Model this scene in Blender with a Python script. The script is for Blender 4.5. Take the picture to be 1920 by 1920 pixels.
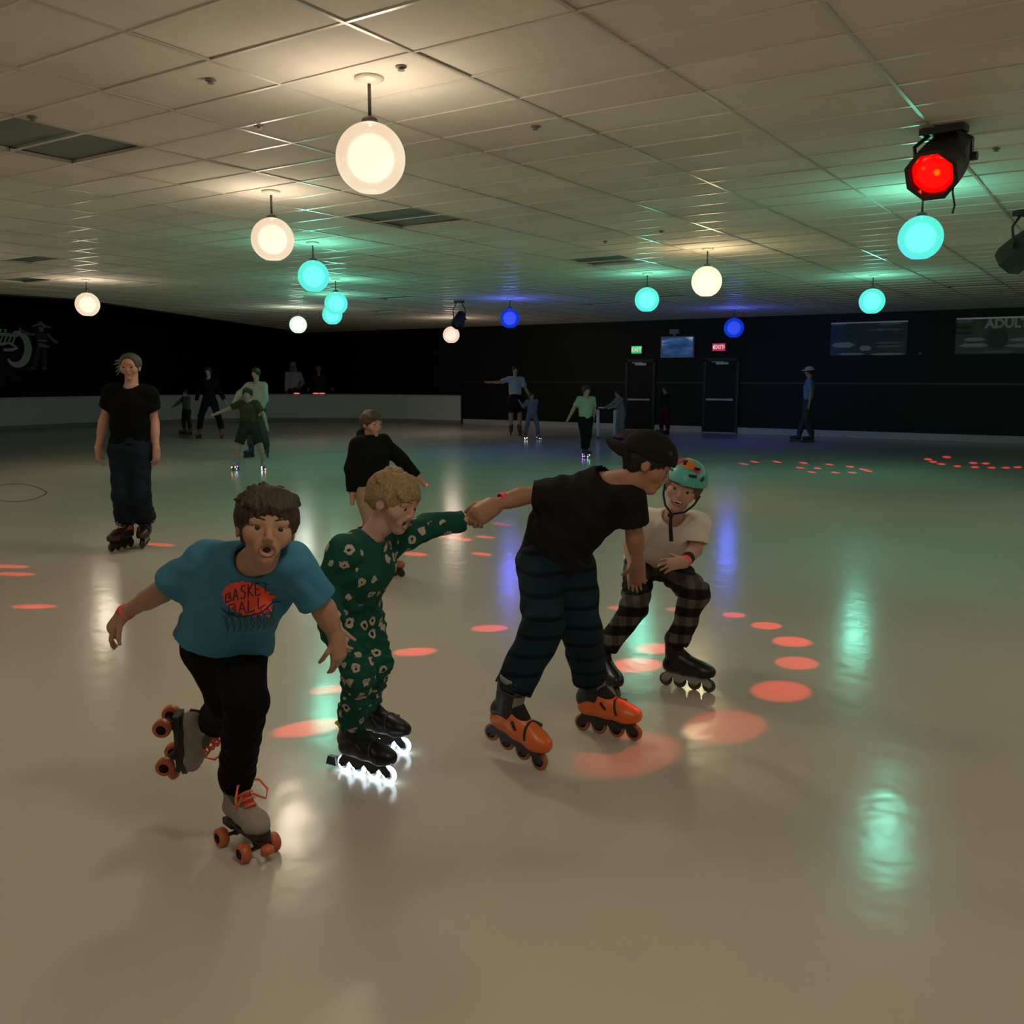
import bpy, bmesh, math, random
import numpy as np
from mathutils import Vector, Matrix
from mathutils.bvhtree import BVHTree

for o in list(bpy.data.objects):
    bpy.data.objects.remove(o, do_unlink=True)
scene = bpy.context.scene
COL = scene.collection
random.seed(7)
rng = np.random.default_rng(7)

# ------------------------------------------------------------------ camera
FPX, HORIZON, CAM_H, YAW = 1760.0, 705.0, 1.5, math.radians(33.9)
PITCH = math.atan((960 - HORIZON) / FPX)
cam_data = bpy.data.cameras.new('camera')
cam_data.sensor_width = 36.0
cam_data.lens = FPX / 1920.0 * 36.0
cam_data.clip_start, cam_data.clip_end = 0.05, 200
cam = bpy.data.objects.new('camera', cam_data)
COL.objects.link(cam)
cam.location = (0, 0, CAM_H)
cam.rotation_euler = (math.pi / 2 - PITCH, 0, YAW)
scene.camera = cam

# ------------------------------------------------------------------ world, exposure
world = bpy.data.worlds.new('world')
scene.world = world
world.use_nodes = True
world.node_tree.nodes['Background'].inputs[0].default_value = (0, 0, 0, 1)
world.node_tree.nodes['Background'].inputs[1].default_value = 1.0
scene.view_settings.view_transform = 'Standard'
scene.view_settings.look = 'None'
scene.view_settings.exposure = -0.25
scene.view_settings.gamma = 1.0
scene.view_settings.use_curve_mapping = False

# light levels of the lamps the place has (used in the lamp builders)
POINT_W = 240.0       # bulb inside each globe, the same for all of them
RED_W = 620.0

# ------------------------------------------------------------------ pixel helpers (photo 1920x1920)
CAM = np.array([0, 0, CAM_H])
FW = np.array([-math.sin(YAW) * math.cos(PITCH), math.cos(YAW) * math.cos(PITCH), -math.sin(PITCH)])
RT = np.array([math.cos(YAW), math.sin(YAW), 0.0])
UPV = np.cross(RT, FW)
CF = np.array([-math.sin(YAW), math.cos(YAW), 0.0])     # horizontal forward
ZZ = np.array([0, 0, 1.0])
def ray(x, y): return FW + (x - 960) / FPX * RT - (y - 960) / FPX * UPV
def P(x, y, Z): return CAM + ray(x, y) * Z
def G(x, y, z=0.0):
    d = ray(x, y); return CAM + d * ((z - CAM_H) / d[2])
def depth_of(p): return float(np.dot(np.asarray(p) - CAM, FW))
def proj(p):
    q = np.asarray(p, float) - CAM; z = q @ FW
    return 960 + FPX * (q @ RT) / z, 960 - FPX * (q @ UPV) / z, z
def D(r, f, u):                                        # direction: right, away from camera, up
    v = r * RT + f * CF + u * ZZ; return v / np.linalg.norm(v)
def unit(v): v = np.asarray(v, float); return v / (np.linalg.norm(v) + 1e-12)
def lerp(a, b, t): return np.asarray(a) * (1 - t) + np.asarray(b) * t

# ------------------------------------------------------------------ materials
MATS = {}
def mat(name, col, rough=0.6, spec=0.5, metal=0.0, var=0.0, vscale=6.0, bump=0.0, bscale=40.0, emit=None, estr=0.0, coat=0.0, sheen=0.0):
    if name in MATS: return MATS[name]
    m = bpy.data.materials.new(name); m.use_nodes = True
    nt = m.node_tree; b = nt.nodes['Principled BSDF']
    b.inputs['Base Color'].default_value = (*col, 1)
    b.inputs['Roughness'].default_value = rough
    b.inputs['Specular IOR Level'].default_value = spec
    b.inputs['Metallic'].default_value = metal
    b.inputs['Coat Weight'].default_value = coat
    b.inputs['Sheen Weight'].default_value = sheen
    tc = nt.nodes.new('ShaderNodeTexCoord')
    if var > 0:
        n = nt.nodes.new('ShaderNodeTexNoise'); n.inputs['Scale'].default_value = vscale; n.inputs['Detail'].default_value = 4
        nt.links.new(tc.outputs['Object'], n.inputs['Vector'])
        mx = nt.nodes.new('ShaderNodeMix'); mx.data_type = 'RGBA'
        mx.inputs[6].default_value = (*[c * (1 - var) for c in col], 1)
        mx.inputs[7].default_value = (*[min(1, c * (1 + var)) for c in col], 1)
        nt.links.new(n.outputs['Fac'], mx.inputs[0]); nt.links.new(mx.outputs[2], b.inputs['Base Color'])
    if bump > 0:
        n2 = nt.nodes.new('ShaderNodeTexNoise'); n2.inputs['Scale'].default_value = bscale; n2.inputs['Detail'].default_value = 3
        nt.links.new(tc.outputs['Object'], n2.inputs['Vector'])
        bp = nt.nodes.new('ShaderNodeBump'); bp.inputs['Strength'].default_value = bump; bp.inputs['Distance'].default_value = 0.02
        nt.links.new(n2.outputs['Fac'], bp.inputs['Height']); nt.links.new(bp.outputs['Normal'], b.inputs['Normal'])
    if emit:
        b.inputs['Emission Color'].default_value = (*emit, 1); b.inputs['Emission Strength'].default_value = estr
    MATS[name] = m
    return m
def nodes_of(m): return m.node_tree.nodes, m.node_tree.links, m.node_tree.nodes['Principled BSDF']

# ------------------------------------------------------------------ object helpers
def tag(o, label=None, cat=None, group=None, kind=None):
    if label: o['label'] = label
    if cat: o['category'] = cat
    if group: o['group'] = group
    if kind: o['kind'] = kind
    return o
def empty(name, loc, label=None, cat=None, group=None):
    o = bpy.data.objects.new(name, None); COL.objects.link(o); o.empty_display_size = 0.1
    o.location = loc; tag(o, label, cat, group); return o
def meshobj(name, verts, faces, material=None, parent=None, smooth=False, world=True, edges=()):
    """verts in world space; when parented they are stored relative to the parent chain's origin"""
    v = np.asarray(verts, dtype=np.float64).reshape(-1, 3)
    if parent is not None and world:
        off = np.zeros(3); q = parent
        while q is not None: off += np.array(q.location); q = q.parent
        v = v - off
    me = bpy.data.meshes.new(name)
    if isinstance(faces, np.ndarray):
        n = faces.shape[1]
        me.vertices.add(len(v)); me.vertices.foreach_set('co', v.astype(np.float32).ravel())
        me.loops.add(faces.size); me.loops.foreach_set('vertex_index', faces.astype(np.int32).ravel())
        me.polygons.add(len(faces)); me.polygons.foreach_set('loop_start', np.arange(0, faces.size, n, dtype=np.int32))
        me.update(calc_edges=True); me.validate()
    else:
        me.from_pydata([tuple(p) for p in v], list(edges), faces); me.update()
    if smooth: me.shade_smooth()
    if material is not None:
        for mm in (material if isinstance(material, (list, tuple)) else [material]): me.materials.append(mm)
    o = bpy.data.objects.new(name, me); COL.objects.link(o)
    if parent is not None: o.parent = parent
    return o
class MB:
    """collects simple solids into one mesh"""
    def __init__(s): s.v = []; s.f = []; s.mi = []; s.m = 0
    def add(s, vs, fs):
        k = len(s.v); s.v += [tuple(map(float, p)) for p in vs]; s.f += [tuple(i + k for i in f) for f in fs]; s.mi += [s.m] * len(fs); return s
    def box(s, c, h, ax=None, taper=1.0):
        c = np.asarray(c, float); A = np.eye(3) if ax is None else np.asarray([unit(a) for a in ax])
        vs = []
        for sx, sy, sz in [(-1,-1,-1),(1,-1,-1),(1,1,-1),(-1,1,-1),(-1,-1,1),(1,-1,1),(1,1,1),(-1,1,1)]:
            t = taper if sz > 0 else 1.0
            vs.append(c + A[0]*sx*h[0]*t + A[1]*sy*h[1]*t + A[2]*sz*h[2])
        return s.add(vs, [(0,3,2,1),(4,5,6,7),(0,1,5,4),(1,2,6,5),(2,3,7,6),(3,0,4,7)])
    def lathe(s, c, axis, prof, n=20, caps=True):
        """prof: list of (offset along axis, radius)"""
        c = np.asarray(c, float); a = unit(axis); t = unit(np.cross(a, [0.31, 0.17, 0.93] if abs(a[2]) < 0.9 else [1, 0, 0])); b = np.cross(a, t)
        vs = []; fs = []
        for o, r in prof:
            for i in range(n):
                g = 2 * math.pi * i / n; vs.append(c + a*o + r*(t*math.cos(g) + b*math.sin(g)))
        for j in range(len(prof) - 1):
            for i in range(n):
                i2 = (i + 1) % n; fs.append((j*n+i, j*n+i2, (j+1)*n+i2, (j+1)*n+i))
        if caps:
            fs.append(tuple(range(n - 1, -1, -1))); k = (len(prof)-1)*n; fs.append(tuple(k+i for i in range(n)))
        return s.add(vs, fs)
    def tube(s, pts, r, n=8, closed=False):
        pts = [np.asarray(p, float) for p in pts]; m = len(pts); rs = r if isinstance(r, (list, tuple)) else [r]*m
        vs = []; fs = []; prev = None
        for i, p in enumerate(pts):
            if closed: d = unit(pts[(i+1) % m] - pts[i-1])
            else: d = unit(pts[min(i+1, m-1)] - pts[max(i-1, 0)])
            if prev is None: t = unit(np.cross(d, [0.3, 0.5, 0.81]))
            else: t = unit(prev - d*(prev @ d))
            prev = t; b = np.cross(d, t)
            for k in range(n):
                g = 2*math.pi*k/n; vs.append(p + rs[i]*(t*math.cos(g) + b*math.sin(g)))
        for i in range(m if closed else m-1):
            i2 = (i+1) % m
            for k in range(n):
                k2 = (k+1) % n; fs.append((i*n+k, i*n+k2, i2*n+k2, i2*n+k))
        if not closed:
            fs.append(tuple(range(n-1, -1, -1))); fs.append(tuple((m-1)*n+k for k in range(n)))
        return s.add(vs, fs)
    def ball(s, c, r, ax=None, n=12):
        r = np.asarray([r, r, r] if np.isscalar(r) else r, float); A = np.eye(3) if ax is None else np.asarray([unit(a) for a in ax])
        vs = []; fs = []; c = np.asarray(c, float)
        for j in range(n//2 + 1):
            th = math.pi * j / (n//2)
            for i in range(n):
                g = 2*math.pi*i/n; q = np.array([math.sin(th)*math.cos(g), math.sin(th)*math.sin(g), math.cos(th)]) * r
                vs.append(c + q @ A)
        for j in range(n//2):
            for i in range(n):
                i2 = (i+1) % n
                fs.append((j*n+i, (j+1)*n+i, (j+1)*n+i2, j*n+i2))
        return s.add(vs, fs)
    def xform(s, M):
        s.v = [tuple(M @ Vector(p)) for p in s.v]; return s
    def build(s, name, material, parent=None, smooth=False, world=True):
        o = meshobj(name, s.v, s.f, material, parent, smooth, world)
        if isinstance(material, (list, tuple)):
            o.data.polygons.foreach_set('material_index', s.mi)
        return o

# ------------------------------------------------------------------ signed-distance bodies (numpy surface nets)
class Field:
    def __init__(s, res, k=0.02): s.res = res; s.k = k; s.pr = []
    def cone(s, a, b, r0, r1=None, k=None, wide=None, cuts=(), sub=False):
        s.pr.append(('c', np.asarray(a, float), np.asarray(b, float), r0, r0 if r1 is None else r1, s.k if k is None else k, wide, cuts, sub)); return s
    def chain(s, pts, rs, k=None, **kw):
        for i in range(len(pts) - 1): s.cone(pts[i], pts[i+1], rs[i], rs[i+1], k, **kw)
        return s
    def ell(s, c, r, ax=None, k=None, cuts=(), sub=False):
        A = np.eye(3) if ax is None else np.asarray([unit(a) for a in ax])
        s.pr.append(('e', np.asarray(c, float), np.asarray(r, float), A, None, s.k if k is None else k, None, cuts, sub)); return s
    def bounds(s, p):
        if p[0] == 'c':
            r = max(p[3], p[4]) * (p[6][1] if p[6] else 1.0); return np.minimum(p[1], p[2]) - r, np.maximum(p[1], p[2]) + r
        e = np.sqrt(((p[3] * p[2][:, None]) ** 2).sum(0)); return p[1] - e, p[1] + e
    def build(s):
        res = s.res; bs = [s.bounds(p) for p in s.pr if not p[8]]
        lo = np.min([b[0] for b in bs], 0) - 4*res; hi = np.max([b[1] for b in bs], 0) + 4*res
        n = np.ceil((hi - lo) / res).astype(int) + 1
        F = np.full(n, 1.0, np.float32)
        for p in s.pr:
            k = p[5]; b0, b1 = s.bounds(p); m = k + 2.5*res
            i0 = np.maximum(np.floor((b0 - m - lo)/res).astype(int), 0); i1 = np.minimum(np.ceil((b1 + m - lo)/res).astype(int) + 1, n)
            if np.any(i1 <= i0): continue
            X = (lo[0] + res*np.arange(i0[0], i1[0], dtype=np.float32)).astype(np.float32)[:, None, None]
            Y = (lo[1] + res*np.arange(i0[1], i1[1], dtype=np.float32)).astype(np.float32)[None, :, None]
            Z = (lo[2] + res*np.arange(i0[2], i1[2], dtype=np.float32)).astype(np.float32)[None, None, :]
            if p[0] == 'c':
                a, b = p[1], p[2]; qx, qy, qz = X - a[0], Y - a[1], Z - a[2]; ba = b - a
                if p[6]:
                    w, sc = unit(p[6][0]), p[6][1]; g = 1 - 1/sc
                    dw = (qx*w[0] + qy*w[1] + qz*w[2]) * g
                    qx, qy, qz = qx - w[0]*dw, qy - w[1]*dw, qz - w[2]*dw
                    ba = ba - w*(ba @ w)*g
                L = float(ba @ ba) + 1e-12
                h = np.clip((qx*ba[0] + qy*ba[1] + qz*ba[2]) / L, 0, 1)
                d = np.sqrt((qx - h*ba[0])**2 + (qy - h*ba[1])**2 + (qz - h*ba[2])**2) - (p[3] + (p[4]-p[3])*h)
            else:
                c, r, A = p[1], p[2], p[3]; qx, qy, qz = X - c[0], Y - c[1], Z - c[2]
                u = [(qx*A[i][0] + qy*A[i][1] + qz*A[i][2]) / r[i] for i in range(3)]
                k0 = np.sqrt(u[0]**2 + u[1]**2 + u[2]**2)
                k1 = np.sqrt((u[0]/r[0])**2 + (u[1]/r[1])**2 + (u[2]/r[2])**2) + 1e-9
                d = k0*(k0 - 1)/k1
            for (pt, nn) in p[7]:
                nn = unit(nn); d = np.maximum(d, (X-pt[0])*nn[0] + (Y-pt[1])*nn[1] + (Z-pt[2])*nn[2])
            sl = tuple(slice(i0[i], i1[i]) for i in range(3)); f = F[sl]
            if p[8]:
                a1 = -f; hh = np.maximum(k - np.abs(a1 - d), 0)/k; F[sl] = -(np.minimum(a1, d) - hh*hh*k*0.25)
            else:
                hh = np.maximum(k - np.abs(f - d), 0)/k; F[sl] = np.minimum(f, d) - hh*hh*k*0.25
        return surface_nets(F, lo, res)
def surface_nets(F, lo, res):
    I = F < 0
    c = np.zeros(tuple(d - 1 for d in F.shape), np.int8)
    for i in (0, 1):
        for j in (0, 1):
            for k in (0, 1):
                c += I[i:F.shape[0]-1+i, j:F.shape[1]-1+j, k:F.shape[2]-1+k]
    act = np.argwhere((c > 0) & (c < 8))
    idx = np.full(c.shape, -1, np.int32); idx[act[:, 0], act[:, 1], act[:, 2]] = np.arange(len(act))
    acc = np.zeros((len(act), 3)); cnt = np.zeros(len(act))
    for ax in range(3):
        o1, o2 = [a for a in range(3) if a != ax]
        for u in (0, 1):
            for w in (0, 1):
                a = act.copy(); a[:, o1] += u; a[:, o2] += w; b = a.copy(); b[:, ax] += 1
                fa = F[a[:, 0], a[:, 1], a[:, 2]]; fb = F[b[:, 0], b[:, 1], b[:, 2]]
                m = (fa < 0) != (fb < 0); t = fa[m] / (fa[m] - fb[m])
                q = a[m].astype(float); q[:, ax] += t; acc[m] += q; cnt[m] += 1
    V = lo + res * acc / cnt[:, None]
    Q = []
    for ax in range(3):
        sa = [slice(None)]*3; sb = [slice(None)]*3; sa[ax] = slice(0, -1); sb[ax] = slice(1, None)
        ch = np.argwhere(I[tuple(sa)] != I[tuple(sb)])
        o1, o2 = (ax+1) % 3, (ax+2) % 3
        ch = ch[(ch[:, o1] > 0) & (ch[:, o2] > 0) & (ch[:, o1] < F.shape[o1]-1) & (ch[:, o2] < F.shape[o2]-1)]
        ins = I[ch[:, 0], ch[:, 1], ch[:, 2]]
        def cell(d1, d2):
            e = ch.copy(); e[:, o1] -= d1; e[:, o2] -= d2; return idx[e[:, 0], e[:, 1], e[:, 2]]
        q = np.stack([cell(1, 1), cell(0, 1), cell(0, 0), cell(1, 0)], 1)
        q[~ins] = q[~ins][:, ::-1]
        Q.append(q)
    Q = np.concatenate(Q); Q = Q[(Q >= 0).all(1)]
    return V, Q
def vnormals(V, Q):
    n = np.cross(V[Q[:, 2]] - V[Q[:, 0]], V[Q[:, 3]] - V[Q[:, 1]]); N = np.zeros_like(V)
    for i in range(4): np.add.at(N, Q[:, i], n)
    return N / (np.linalg.norm(N, axis=1, keepdims=True) + 1e-12)
def wrinkle(V, Q, amp, freq, seed=0, squash=None):
    r = np.random.default_rng(seed); N = vnormals(V, Q); U = V.copy()
    if squash is not None:
        w, s_ = unit(squash[0]), squash[1]; U = U - np.outer(U @ w, w)*(1-s_)
    d = np.zeros(len(V))
    for i in range(7):
        k = unit(r.normal(size=3))*freq*(0.5 + 1.6*r.random()); k2 = unit(r.normal(size=3))*freq*0.5
        d += np.sin(U @ k + 1.7*np.sin(U @ k2 + r.random()*6) + r.random()*6)/(1+0.35*i)
    return V + N*(amp*d/2.2)[:, None]
def fobj(name, field, material, parent, amp=0, freq=30, seed=0, squash=None):
    V, Q = field.build()
    if amp > 0: V = wrinkle(V, Q, amp, freq, seed, squash)
    o = meshobj(name, V, Q, material, parent, smooth=True)
    return o, V, Q
# ================================================================== THE ROOM
CEIL = 3.0
WY = 23.9          # long dark wall behind the rink
WXL = -27.7        # dark wall behind the low barrier
def onW(x, y):
    d = ray(x, y); t = (WY - CAM[1]) / d[1]; return CAM + d*t
def onL(x, y):
    d = ray(x, y); t = (WXL - CAM[0]) / d[0]; return CAM + d*t

# ---- floor
m = mat('floor_coating', (0.52, 0.48, 0.41), 0.24, 0.32)
N, Lk, B = nodes_of(m)
tc = N.new('ShaderNodeTexCoord')
n1 = N.new('ShaderNodeTexNoise'); n1.inputs['Scale'].default_value = 0.35; n1.inputs['Detail'].default_value = 6
cr = N.new('ShaderNodeValToRGB'); cr.color_ramp.elements[0].position = 0.3; cr.color_ramp.elements[0].color = (0.48, 0.44, 0.375, 1)
cr.color_ramp.elements[1].position = 0.7; cr.color_ramp.elements[1].color = (0.57, 0.525, 0.45, 1)
Lk.new(tc.outputs['Object'], n1.inputs['Vector']); Lk.new(n1.outputs['Fac'], cr.inputs['Fac']); Lk.new(cr.outputs['Color'], B.inputs['Base Color'])
n2 = N.new('ShaderNodeTexNoise'); n2.inputs['Scale'].default_value = 6.0; n2.inputs['Detail'].default_value = 2
Lk.new(tc.outputs['Object'], n2.inputs['Vector'])
bp = N.new('ShaderNodeBump'); bp.inputs['Strength'].default_value = 0.075; bp.inputs['Distance'].default_value = 0.03
Lk.new(n2.outputs['Fac'], bp.inputs['Height']); Lk.new(bp.outputs['Normal'], B.inputs['Normal'])
n3 = N.new('ShaderNodeTexNoise'); n3.inputs['Scale'].default_value = 1.3; n3.inputs['Detail'].default_value = 5
Lk.new(tc.outputs['Object'], n3.inputs['Vector'])
mr = N.new('ShaderNodeMapRange'); mr.inputs[3].default_value = 0.13; mr.inputs[4].default_value = 0.22
Lk.new(n3.outputs['Fac'], mr.inputs[0]); Lk.new(mr.outputs[0], B.inputs['Roughness'])
XR, YF = 9.0, -8.0
floor = MB().box(((WXL+XR)/2, (WY+YF)/2, -0.05), ((XR-WXL)/2+0.2, (WY-YF)/2+0.2, 0.05)).build('floor', m)
tag(floor, 'glossy beige coated rink floor', 'floor', kind='structure')

# ---- walls
mw = mat('dark_wall_paint', (0.008, 0.010, 0.010), 0.55, 0.3, var=0.2)
mcar = mat('dark_wall_carpet', (0.006, 0.008, 0.008), 0.9, 0.1)
wb = MB().box(((WXL+XR)/2, WY+0.1, 2.75), ((XR-WXL)/2, 0.1, 2.75)).build('wall_back', mw); tag(wb, 'long black painted wall behind the rink', 'wall', kind='structure')
o = MB().box((WXL-0.1, (WY+YF)/2, 2.75), (0.1, (WY-YF)/2, 2.75)).build('wall_left', mw); tag(o, 'black wall beyond the low white barrier', 'wall', kind='structure')
o = MB().box((XR+0.1, (WY+YF)/2, 2.75), (0.1, (WY-YF)/2, 2.75)).build('wall_right', mw); tag(o, 'black side wall out of view', 'wall', kind='structure')
o = MB().box(((WXL+XR)/2, YF-0.1, 2.75), ((XR-WXL)/2, 0.1, 2.75)).build('wall_front', mw); tag(o, 'black wall behind the viewer', 'wall', kind='structure')
# chair-height ledge on the back wall
zr = onW(1600, 719)[2]
o = MB().box(((-18+XR)/2, WY-0.012, zr), ((XR+18)/2, 0.012, 0.02)).build('trim_1', mat('ledge_paint', (0.03, 0.038, 0.036), 0.4)); tag(o, 'thin dark rail along the black wall', 'trim', kind='structure')
# white kickboard, interrupted at the doors
mk = mat('kick_white', (0.55, 0.56, 0.56), 0.5, var=0.08)
xd = [onW(x, 800)[0] for x in (1172, 1228, 1320, 1384)]
for i, (a, b) in enumerate([(-17.9, xd[0]), (xd[1], xd[2]), (xd[3], XR)]):
    o = MB().box(((a+b)/2, WY-0.02, 0.08), ((b-a)/2, 0.02, 0.08)).build('baseboard_back', mk); tag(o, 'white kickboard at the foot of the black wall', 'baseboard', kind='structure')

# ---- ceiling edge (left end of the suspended ceiling), as a function of y
ey = [-9.0, 9.5, 10.8, 11.9, 16.8, WY]
ex = [-17.9, -17.8, -17.7, -18.2, -20.9, -24.8]
def edge_x(y): return float(np.interp(y, ey, ex))
# backing deck over the suspended tiles
vs = [(XR, YF, CEIL+0.06), (XR, WY, CEIL+0.06)] + [(ex[i], min(max(ey[i], YF), WY), CEIL+0.06) for i in range(5, -1, -1)]
vs2 = [(a, b, CEIL+0.16) for a, b, c in vs]; n = len(vs)
fs = [tuple(range(n)), tuple(range(2*n-1, n-1, -1))] + [(i, i+n, (i+1) % n+n, (i+1) % n) for i in range(n)]
mdeck = mat('ceiling_void', (0.10, 0.095, 0.085), 0.9)
ceiling = meshobj('ceiling', vs+vs2, fs, mdeck); tag(ceiling, 'suspended ceiling of beige tiles', 'ceiling', kind='structure')
# black bulkhead along the ceiling edge and the black roof beyond
mb_ = MB()
for i in range(5):
    a = np.array([ex[i], max(ey[i], YF), 0]); b = np.array([ex[i+1], ey[i+1], 0]); d = unit(b-a); nn = np.array([d[1], -d[0], 0])
    mb_.box((a+b)/2 + [0, 0, (CEIL-0.02+5.5)/2], (np.linalg.norm(b-a)/2+0.01, 0.02, (5.5-CEIL+0.02)/2), (d, nn, ZZ))
o = mb_.build('trim_2', mw); tag(o, 'black bulkhead at the ceiling edge', 'trim', kind='structure')
o = MB().box((-22.6, (WY+YF)/2, 5.55), (5.3, (WY-YF)/2, 0.05)).build('ceiling_2', mw); tag(o, 'high black roof over the barrier', 'ceiling', kind='structure')

# tiles
TX, TY, X0, Y0 = 0.883, 0.451, -2.99, 6.32
mt = mat('ceiling_tile', (0.60, 0.565, 0.49), 0.85, 0.2)
N, Lk, B = nodes_of(mt)
geo = N.new('ShaderNodeNewGeometry'); oi = N.new('ShaderNodeObjectInfo')
nz = N.new('ShaderNodeTexNoise'); nz.inputs['Scale'].default_value = 0.8; nz.inputs['Detail'].default_value = 8; nz.inputs['Roughness'].default_value = 0.7
Lk.new(geo.outputs['Position'], nz.inputs['Vector'])
cr = N.new('ShaderNodeValToRGB'); cr.color_ramp.elements[0].position = 0.25; cr.color_ramp.elements[0].color = (0.54, 0.49, 0.42, 1)
cr.color_ramp.elements[1].position = 0.6; cr.color_ramp.elements[1].color = (0.68, 0.625, 0.545, 1)
Lk.new(nz.outputs['Fac'], cr.inputs['Fac'])
hv = N.new('ShaderNodeHueSaturation'); mr = N.new('ShaderNodeMapRange'); mr.inputs[3].default_value = 0.93; mr.inputs[4].default_value = 1.05
Lk.new(oi.outputs['Random'], mr.inputs[0]); Lk.new(mr.outputs[0], hv.inputs['Value']); Lk.new(cr.outputs['Color'], hv.inputs['Color']); Lk.new(hv.outputs['Color'], B.inputs['Base Color'])
fz = N.new('ShaderNodeTexNoise'); fz.inputs['Scale'].default_value = 90; Lk.new(geo.outputs['Position'], fz.inputs['Vector'])
bp = N.new('ShaderNodeBump'); bp.inputs['Strength'].default_value = 0.25; bp.inputs['Distance'].default_value = 0.004
Lk.new(fz.outputs['Fac'], bp.inputs['Height']); Lk.new(bp.outputs['Normal'], B.inputs['Normal'])
mpan = mat('dark_panel', (0.12, 0.15, 0.135), 0.35, 0.5)
dark_cells = set()
for x, y in ((118, 272), (778, 416), (1108, 489), (775, 557), (735, 583), (690, 590), (1170, 569), (1250, 556), (1868, 534), (75, 490), (20, 524), (1500, 470)):
    if (x, y) == (1500, 470): continue
    p = G(x, y, CEIL); i = math.floor((p[0]-X0)/TX); j = math.floor((p[1]-Y0)/TY)
    j2 = round((p[1]-Y0)/TY)-1
    dark_cells.add((i, j))
    if x in (118, 778, 1108): dark_cells.add((i, j2)); dark_cells.add((i, j2+1))
tiles = []
for i in range(int((-26-X0)/TX)-1, int((XR-X0)/TX)+1):
    for j in range(int((YF-Y0)/TY)-1, int((WY-Y0)/TY)+1):
        x0, y0 = X0+i*TX, Y0+j*TY; x1, y1 = x0+TX, y0+TY
        if x1 > XR or y0 < YF or y1 > WY+0.2: continue
        if x1 <= min(edge_x(y0), edge_x(y1)): continue
        full = x0 >= max(edge_x(y0), edge_x(y1)) and y1 <= WY
        c = [proj((xx, yy, CEIL)) for xx, yy in ((x0, y0), (x1, y0), (x1, y1), (x0, y1))]
        area = 0
        if all(q[2] > 0.3 for q in c) and any(-100 < q[0] < 2020 and -150 < q[1] < 2000 for q in c):
            area = abs(sum(c[k][0]*c[(k+1) % 4][1]-c[(k+1) % 4][0]*c[k][1] for k in range(4)))/2
        tiles.append((area, i, j, x0, y0, x1, y1, full))
tiles.sort(reverse=True)
g = 0.004
proto = MB().box((0, 0, 0.011), (TX/2-g, TY/2-g, 0.011)).build('ceiling_tile', mt, None)
tile_me = proto.data; bpy.data.objects.remove(proto)
dp = MB().box((0, 0, 0.02), (TX/2-g, TY/2-g, 0.006)).build('recessed_panel', mpan, None)
dark_me = dp.data; bpy.data.objects.remove(dp)
rest = MB(); cnt = 0
for area, i, j, x0, y0, x1, y1, full in tiles:
    dk = (i, j) in dark_cells
    if (dk or (cnt < 290 and full and area > 0)) and full:
        o = bpy.data.objects.new('recessed_panel' if dk else 'ceiling_tile', dark_me if dk else tile_me); COL.objects.link(o); o.parent = ceiling
        o.location = ((x0+x1)/2, (y0+y1)/2, CEIL+0.006+(0.012 if dk else random.uniform(0, 0.003)))
        o.rotation_euler = (random.gauss(0, 0.0025), random.gauss(0, 0.0025), 0)
        if dk: o['label'] = 'dark recessed ceiling panel'
        cnt += 0 if dk else 1
    else:
        a = [(max(x0+g, edge_x(y0)), y0+g), (max(x1-g, edge_x(y0)), y0+g), (max(x1-g, edge_x(y1)), min(y1-g, WY)), (max(x0+g, edge_x(y1)), min(y1-g, WY))]
        z = CEIL+0.006
        rest.add([(p, q, z) for p, q in a]+[(p, q, z+0.02) for p, q in a], [(0,3,2,1),(0,1,5,4),(1,2,6,5),(2,3,7,6),(3,0,4,7)])
o = rest.build('far_ceiling_tiles', mt, ceiling); o['kind'] = 'stuff'
# metal T-bar grid
mbar = mat('grid_bar', (0.46, 0.42, 0.36), 0.28, 0.5); mbar2 = mat('grid_bar_cross', (0.62, 0.57, 0.49), 0.3, 0.5)
for i in range(int((-26-X0)/TX)-1, int((XR-X0)/TX)+1):
    x = X0+i*TX; ys = [y for y in np.arange(YF, WY, 0.1) if edge_x(y) < x]
    if not ys: continue
    a, b = min(ys), WY
    MB().box((x, (a+b)/2, CEIL+0.004), (0.010, (b-a)/2, 0.004)).build('grid_runner', mbar, ceiling)
for j in range(int((YF-Y0)/TY), int((WY-Y0)/TY)+1):
    y = Y0+j*TY
    if y > WY: continue
    a, b = edge_x(y), XR
    MB().box(((a+b)/2, y, CEIL+0.0045), ((b-a)/2, 0.009, 0.0035)).build('grid_crossbar', mbar2, ceiling)

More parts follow.
